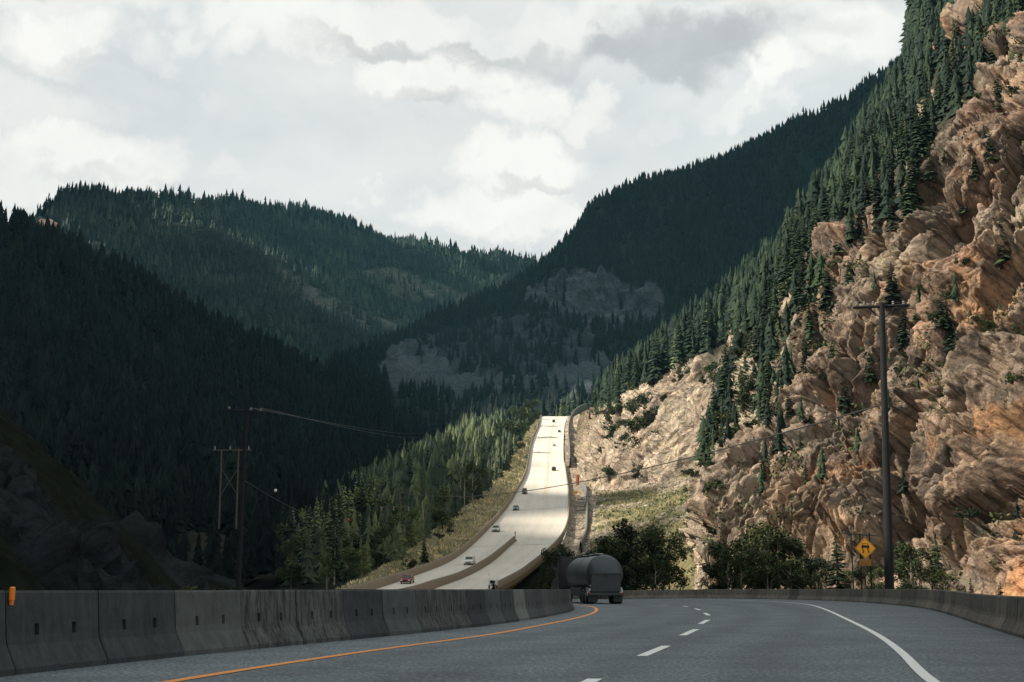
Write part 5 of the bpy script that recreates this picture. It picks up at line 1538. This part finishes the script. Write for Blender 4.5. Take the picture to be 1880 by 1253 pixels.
for (px, d, h, nm) in [(1305, 150, 4.0, 0), (1328, 150, 5.8, 0), (1352, 146, 6.4, 0), (1376, 142, 5.0, 0), (1395, 140, 6.2, 0), (1420, 136, 7.6, 0), (1444, 136, 6.2, 0), (1466, 134, 5.0, 0), (1488, 130, 4.4, 0), (1515, 128, 4.0, 0), (1560, 122, 3.0, 0), (1590, 116, 3.4, 0), (1660, 104, 3.6, 0), (1676, 100, 4.4, 0), (1735, 90, 2.4, 0), (1318, 146, 4.2, 0), (1338, 142, 5.2, 0), (1362, 140, 4.0, 0), (1410, 134, 5.0, 0), (1432, 134, 6.8, 0), (1452, 132, 4.0, 0), (1478, 130, 3.4, 0), (1500, 126, 3.0, 0), (1612, 110, 2.8, 0), (1690, 98, 3.2, 0), (1712, 95, 2.6, 0)]:
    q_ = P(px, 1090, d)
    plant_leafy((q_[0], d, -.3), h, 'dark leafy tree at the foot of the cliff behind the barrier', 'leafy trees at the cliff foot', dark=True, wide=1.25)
plant_conifer((P(1540, 1090, 119)[0], 119, -.2), 5.8, 'dark layered spruce just before the amber sign', None, kind=4, wide=1.5)
plant_conifer((P(1783, 1090, 70)[0], 70, -.2), 1.7, 'tiny fir sapling by the barrier, nearer the amber sign', None, kind=4, wide=1.3)
plant_conifer((P(1836, 1090, 62)[0], 62, -.2), 1.5, 'tiny fir sapling by the barrier, beneath the pale boulders', None, kind=2, wide=1.3)
for k in range(14):
    d = rng.uniform(70, 128); px = rng.uniform(170, 520)
    q_ = P(px, 1090, d)
    if q_[0] < xfoot(d) + 1: continue
    plant_shrub((q_[0], d, -.2), rng.uniform(.8, 1.5), 'shaded shrub behind the near barrier', 'shaded shrubs')

# ================================================================== unseen clouds added to shade the mountains, outline cut from the wanted shadow
def qspace(p):
    p = np.asarray(p).reshape(-1, 3)
    return p[:, :2] - (SUN[:2] / SUN[2])[None] * p[:, 2:3]
sub = lambda G, a, b_: G[::a, ::b_].reshape(-1, 3)
lit = [sub(GR, 6, 8), sub(GC, 22, 26)]
gvl = GV[(cv < 3.6) & (GV[..., 1] > 285) & (ux > 545)][::9]; lit.append(gvl); lit.append(gvl + np.array([0, 0, 18]))
lit.append(GS.reshape(-1, 3)[::30])
lit = qspace(np.concatenate(lit))
xa, ya = proj(GL1)
band = in_poly(xa, ya, [(60,470),(170,500),(330,600),(460,700),(420,740),(300,680),(150,590),(60,520)])
drk = [GL1[(~band) & (ya < 1078) & (xa < np.interp(ya, [700, 850, 900, 1080], [900, 640, 520, 515])) & (GL1[..., 1] > 250)][::7], sub(GBL, 5, 5), sub(GBR, 7, 6)]
drk = qspace(np.concatenate(drk))
dim = qspace(GL1[band][::4]); blq = qspace(sub(GBL, 4, 4))
ctop = 1700.0
step = 16.0
qx = np.arange(-1300, 2300, step); qy = np.arange(-250, 3700, step)
QX, QY = np.meshgrid(qx, qy, indexing='ij')
Q = np.stack([QX.ravel(), QY.ravel()], -1)
def nearest(Q, S):
    out = np.full(len(Q), 1e9)
    for c in range(0, len(S), 400):
        s = S[c:c + 400]
        d = (Q[:, None, 0] - s[None, :, 0]) ** 2 + (Q[:, None, 1] - s[None, :, 1]) ** 2
        out = np.minimum(out, d.min(1))
    return np.sqrt(out)
dl_, dd_ = nearest(Q, lit), nearest(Q, drk)
nz = fbm(np.concatenate([Q, 0 * Q[:, :1]], -1) * .008, 3)
is_cloud = (dd_ < dl_ + 10 * nz) & (dd_ < 320)
hole = (nearest(Q, dim) < 24) & (fbm(np.concatenate([Q, 0 * Q[:, :1]], -1) * .02 + 8, 2) > .05)
Q3 = np.concatenate([Q, 0 * Q[:, :1]], -1)
hole |= (nearest(Q, blq) < 45) & (fbm(Q3 * .0022 + 4, 2) > -.12) & (fbm(Q3 * .022 + 8, 2) > .10)
hole |= nearest(Q, qspace(np.array([oc, oc + np.array([0, 0, 8])]))) < 34
is_cloud = (is_cloud & ~hole).reshape(QX.shape)
sh = SUN[:2] / SUN[2] * ctop
idx = -np.ones(QX.shape, int)
lump = 60 * fbm(np.stack([QX, QY, 0 * QX], -1) * .006 + 3, 4)
vb = np.stack([QX + sh[0], QY + sh[1], ctop + lump * .3], -1); vt = vb + np.stack([0 * QX, 0 * QX, 90 + lump], -1)
cell = is_cloud[:-1, :-1] & is_cloud[1:, :-1] & is_cloud[1:, 1:] & is_cloud[:-1, 1:]
ii, jj = np.where(cell)
n1_, n2_ = QX.shape
vid = lambda i, j: i * n2_ + j
fb_ = np.stack([vid(ii, jj), vid(ii, jj + 1), vid(ii + 1, jj + 1), vid(ii + 1, jj)], -1)
ft_ = fb_[:, ::-1] + n1_ * n2_
sides = []
for di, dj, c1, c2 in ((-1, 0, (0, 0), (0, 1)), (1, 0, (1, 1), (1, 0)), (0, -1, (1, 0), (0, 0)), (0, 1, (0, 1), (1, 1))):
    pad = np.zeros((cell.shape[0] + 2, cell.shape[1] + 2), bool); pad[1:-1, 1:-1] = cell
    nbr = pad[1 + di:pad.shape[0] - 1 + di, 1 + dj:pad.shape[1] - 1 + dj]
    bi, bj = np.where(cell & ~nbr)
    a, c = vid(bi + c1[0], bj + c1[1]), vid(bi + c2[0], bj + c2[1])
    sides.append(np.stack([a, c, c + n1_ * n2_, a + n1_ * n2_], -1))
allf = np.concatenate([fb_, ft_] + sides)
allv = np.concatenate([vb.reshape(-1, 3), vt.reshape(-1, 3)])
used = np.unique(allf); remap = -np.ones(len(allv), np.int64); remap[used] = np.arange(len(used))
m = bpy.data.materials.new('shade_cloud_vapour'); m.use_nodes = True; nt = m.node_tree
nt.nodes.remove(nt.nodes['Principled BSDF'])
td = nn(nt, 'ShaderNodeBsdfTranslucent', Color=(.55, .57, .60, 1)); df = nn(nt, 'ShaderNodeBsdfDiffuse', Color=(.8, .8, .8, 1))
mx = nt.nodes.new('ShaderNodeMixShader'); mx.inputs[0].default_value = .35
nt.links.new(td.outputs[0], mx.inputs[1]); nt.links.new(df.outputs[0], mx.inputs[2]); nt.links.new(mx.outputs[0], nt.nodes['Material Output'].inputs['Surface'])
structure('shade_cloud', mesh_np('shade_cloud', allv[used], remap[allf], True), m)

# ================================================================== sky: Nishita daylight behind drifting cloud
w = bpy.data.worlds.new('World'); scene.world = w; w.use_nodes = True
nt = w.node_tree; nt.nodes.clear()
out = nt.nodes.new('ShaderNodeOutputWorld')
sky = nt.nodes.new('ShaderNodeTexSky'); sky.sky_type = 'NISHITA'; sky.sun_disc = False
sky.sun_elevation = SUN_EL; sky.sun_rotation = math.atan2(SUN[0], SUN[1]) % (2 * math.pi)
sky.air_density = 1.0; sky.dust_density = 2.0
bg1 = nn(nt, 'ShaderNodeBackground', Strength=.09); nt.links.new(sky.outputs[0], bg1.inputs[0])
dirv = nt.nodes.new('ShaderNodeTexCoord').outputs['Generated']
def pdir(x, y):
    v_ = Vector(P(x, y, 1000.0)) - Vector((0, 0, CAMH)); return v_.normalized()
warp = nn(nt, 'ShaderNodeTexNoise', Scale=14, Detail=6, Roughness=.60); nt.links.new(dirv, warp.inputs['Vector'])
wsub = nt.nodes.new('ShaderNodeVectorMath'); wsub.operation = 'SUBTRACT'; nt.links.new(warp.outputs['Color'], wsub.inputs[0]); wsub.inputs[1].default_value = (.5, .5, .5)
wadd = nt.nodes.new('ShaderNodeVectorMath'); wadd.operation = 'MULTIPLY_ADD'; nt.links.new(wsub.outputs[0], wadd.inputs[0]); wadd.inputs[1].default_value = (.13, .13, .11); nt.links.new(dirv, wadd.inputs[2])
def puffs(blobs):
    tot = None
    for (x, y, rx, ry, s) in blobs:
        c_ = pdir(x, y)
        sb = nt.nodes.new('ShaderNodeVectorMath'); sb.operation = 'SUBTRACT'; nt.links.new(wadd.outputs[0], sb.inputs[0]); sb.inputs[1].default_value = c_
        sc_ = nt.nodes.new('ShaderNodeVectorMath'); sc_.operation = 'MULTIPLY'; nt.links.new(sb.outputs[0], sc_.inputs[0]); sc_.inputs[1].default_value = (F / rx, F / rx, F / ry)
        ln = nt.nodes.new('ShaderNodeVectorMath'); ln.operation = 'LENGTH'; nt.links.new(sc_.outputs[0], ln.inputs[0])
        mr = nt.nodes.new('ShaderNodeMapRange'); mr.interpolation_type = 'SMOOTHSTEP'
        mr.inputs[1].default_value = 1.12; mr.inputs[2].default_value = .42; mr.inputs[3].default_value = 0; mr.inputs[4].default_value = s
        nt.links.new(ln.outputs[1], mr.inputs[0])
        tot = mr.outputs[0] if tot is None else mth(nt, 'MAXIMUM', tot, mr.outputs[0])
    return tot
white = puffs([(120, 70, 150, 75, .95), (60, 200, 190, 60, .5), (120, 290, 240, 60, .85), (230, 330, 150, 45, .7), (30, 330, 160, 70, .7), (450, 340, 60, 40, .45), (640, 350, 75, 40, .7), (560, 60, 190, 60, .75), (740, 40, 260, 70, .7), (720, 150, 150, 60, .9), (850, 140, 140, 70, .8), (930, 210, 110, 60, .8), (1060, 230, 90, 40, .7), (950, 310, 190, 60, .95), (880, 380, 220, 60, .9), (1000, 420, 150, 50, .85), (1060, 60, 200, 80, .6), (1420, 110, 100, 70, 1.0), (1560, 60, 160, 80, .8), (1400, 180, 80, 40, .6), (380, 180, 60, 30, .25), (1330, 20, 200, 50, .5), (1480, 20, 200, 40, .6), (150, 10, 260, 35, .6), (480, 20, 160, 35, .7), (1230, 240, 60, 40, .35)])
grey = puffs([(680, 92, 150, 22, .55), (1150, 110, 150, 50, .8), (1290, 70, 190, 60, .85), (1250, 130, 120, 40, .8), (960, 345, 110, 18, .35), (770, 190, 120, 22, .4), (180, 110, 110, 22, .25), (1000, 120, 120, 40, .45), (130, 330, 150, 20, .22), (1480, 60, 90, 30, .25), (900, 100, 130, 25, .5)])
fine = noise(nt, 24, 6, .62, dirv, .4); fine2 = noise(nt, 7, 5, .6, scaled(nt, dirv, (1, 1, 2.2)), .3)
white = mth(nt, 'MULTIPLY', white, mth(nt, 'ADD', mth(nt, 'MULTIPLY', fine, .9), .62), clamp=True)
general = ramp(nt, fine2, [(.40, (0, 0, 0)), (.68, (.5, .5, .5))])
white = mth(nt, 'MAXIMUM', white, general, clamp=True)
base_c = (.715, .737, .73)
c = mixc(nt, white, base_c, (1.03, 1.01, .95))
gf = mth(nt, 'MULTIPLY', grey, mth(nt, 'ADD', fine, .45), clamp=True)
c = mixc(nt, gf, c, (.50, .505, .50))
bg2 = nn(nt, 'ShaderNodeBackground', Strength=.645); nt.links.new(c, bg2.inputs[0])
mx = nt.nodes.new('ShaderNodeMixShader'); mx.inputs[0].default_value = .95
nt.links.new(bg1.outputs[0], mx.inputs[1]); nt.links.new(bg2.outputs[0], mx.inputs[2]); nt.links.new(mx.outputs[0], out.inputs['Surface'])

# sun
sl = bpy.data.lights.new('sun', 'SUN'); sl.energy = 5.0; sl.angle = R(.5); sl.color = (1.0, .89, .74)
so = bpy.data.objects.new('sun', sl); COL.objects.link(so)
so.rotation_euler = Vector(SUN).to_track_quat('Z', 'Y').to_euler()

# camera
cam = bpy.data.cameras.new('camera'); cam.sensor_width = 36; cam.lens = 36 * F / 1880; cam.clip_end = 30000; cam.clip_start = .05
co = bpy.data.objects.new('camera', cam); COL.objects.link(co)
co.location = (0, 0, CAMH); co.rotation_euler = (R(90) + PITCH, 0, 0)
scene.camera = co

# air
HAZE = True
if HAZE:
    b = MB(); b.box((-300, 1600, 560), (6500, 4800, 1230)); hz = b.build('haze', None)
    m = bpy.data.materials.new('air'); m.use_nodes = True; nt = m.node_tree
    nt.nodes.remove(nt.nodes['Principled BSDF'])
    pv = nt.nodes.new('ShaderNodeVolumePrincipled'); pv.inputs['Color'].default_value = (.30, .78, 1.0, 1); pv.inputs['Density'].default_value = .000030; pv.inputs['Anisotropy'].default_value = .1
    nt.links.new(pv.outputs[0], nt.nodes['Material Output'].inputs['Volume'])
    hz.data.materials.append(m); hz['kind'] = 'stuff'; hz['label'] = 'thin bluish air lying in the valley between the mountains'; hz['category'] = 'haze'

scene.view_settings.view_transform = 'Standard'; scene.view_settings.look = 'None'
scene.view_settings.exposure = 0.7; scene.view_settings.gamma = 1
cy = scene.cycles
cy.max_bounces = 5; cy.diffuse_bounces = 3; cy.glossy_bounces = 2; cy.transmission_bounces = 3; cy.volume_bounces = 0; cy.transparent_max_bounces = 4
cy.use_denoising = True
cy.sample_clamp_indirect = 6
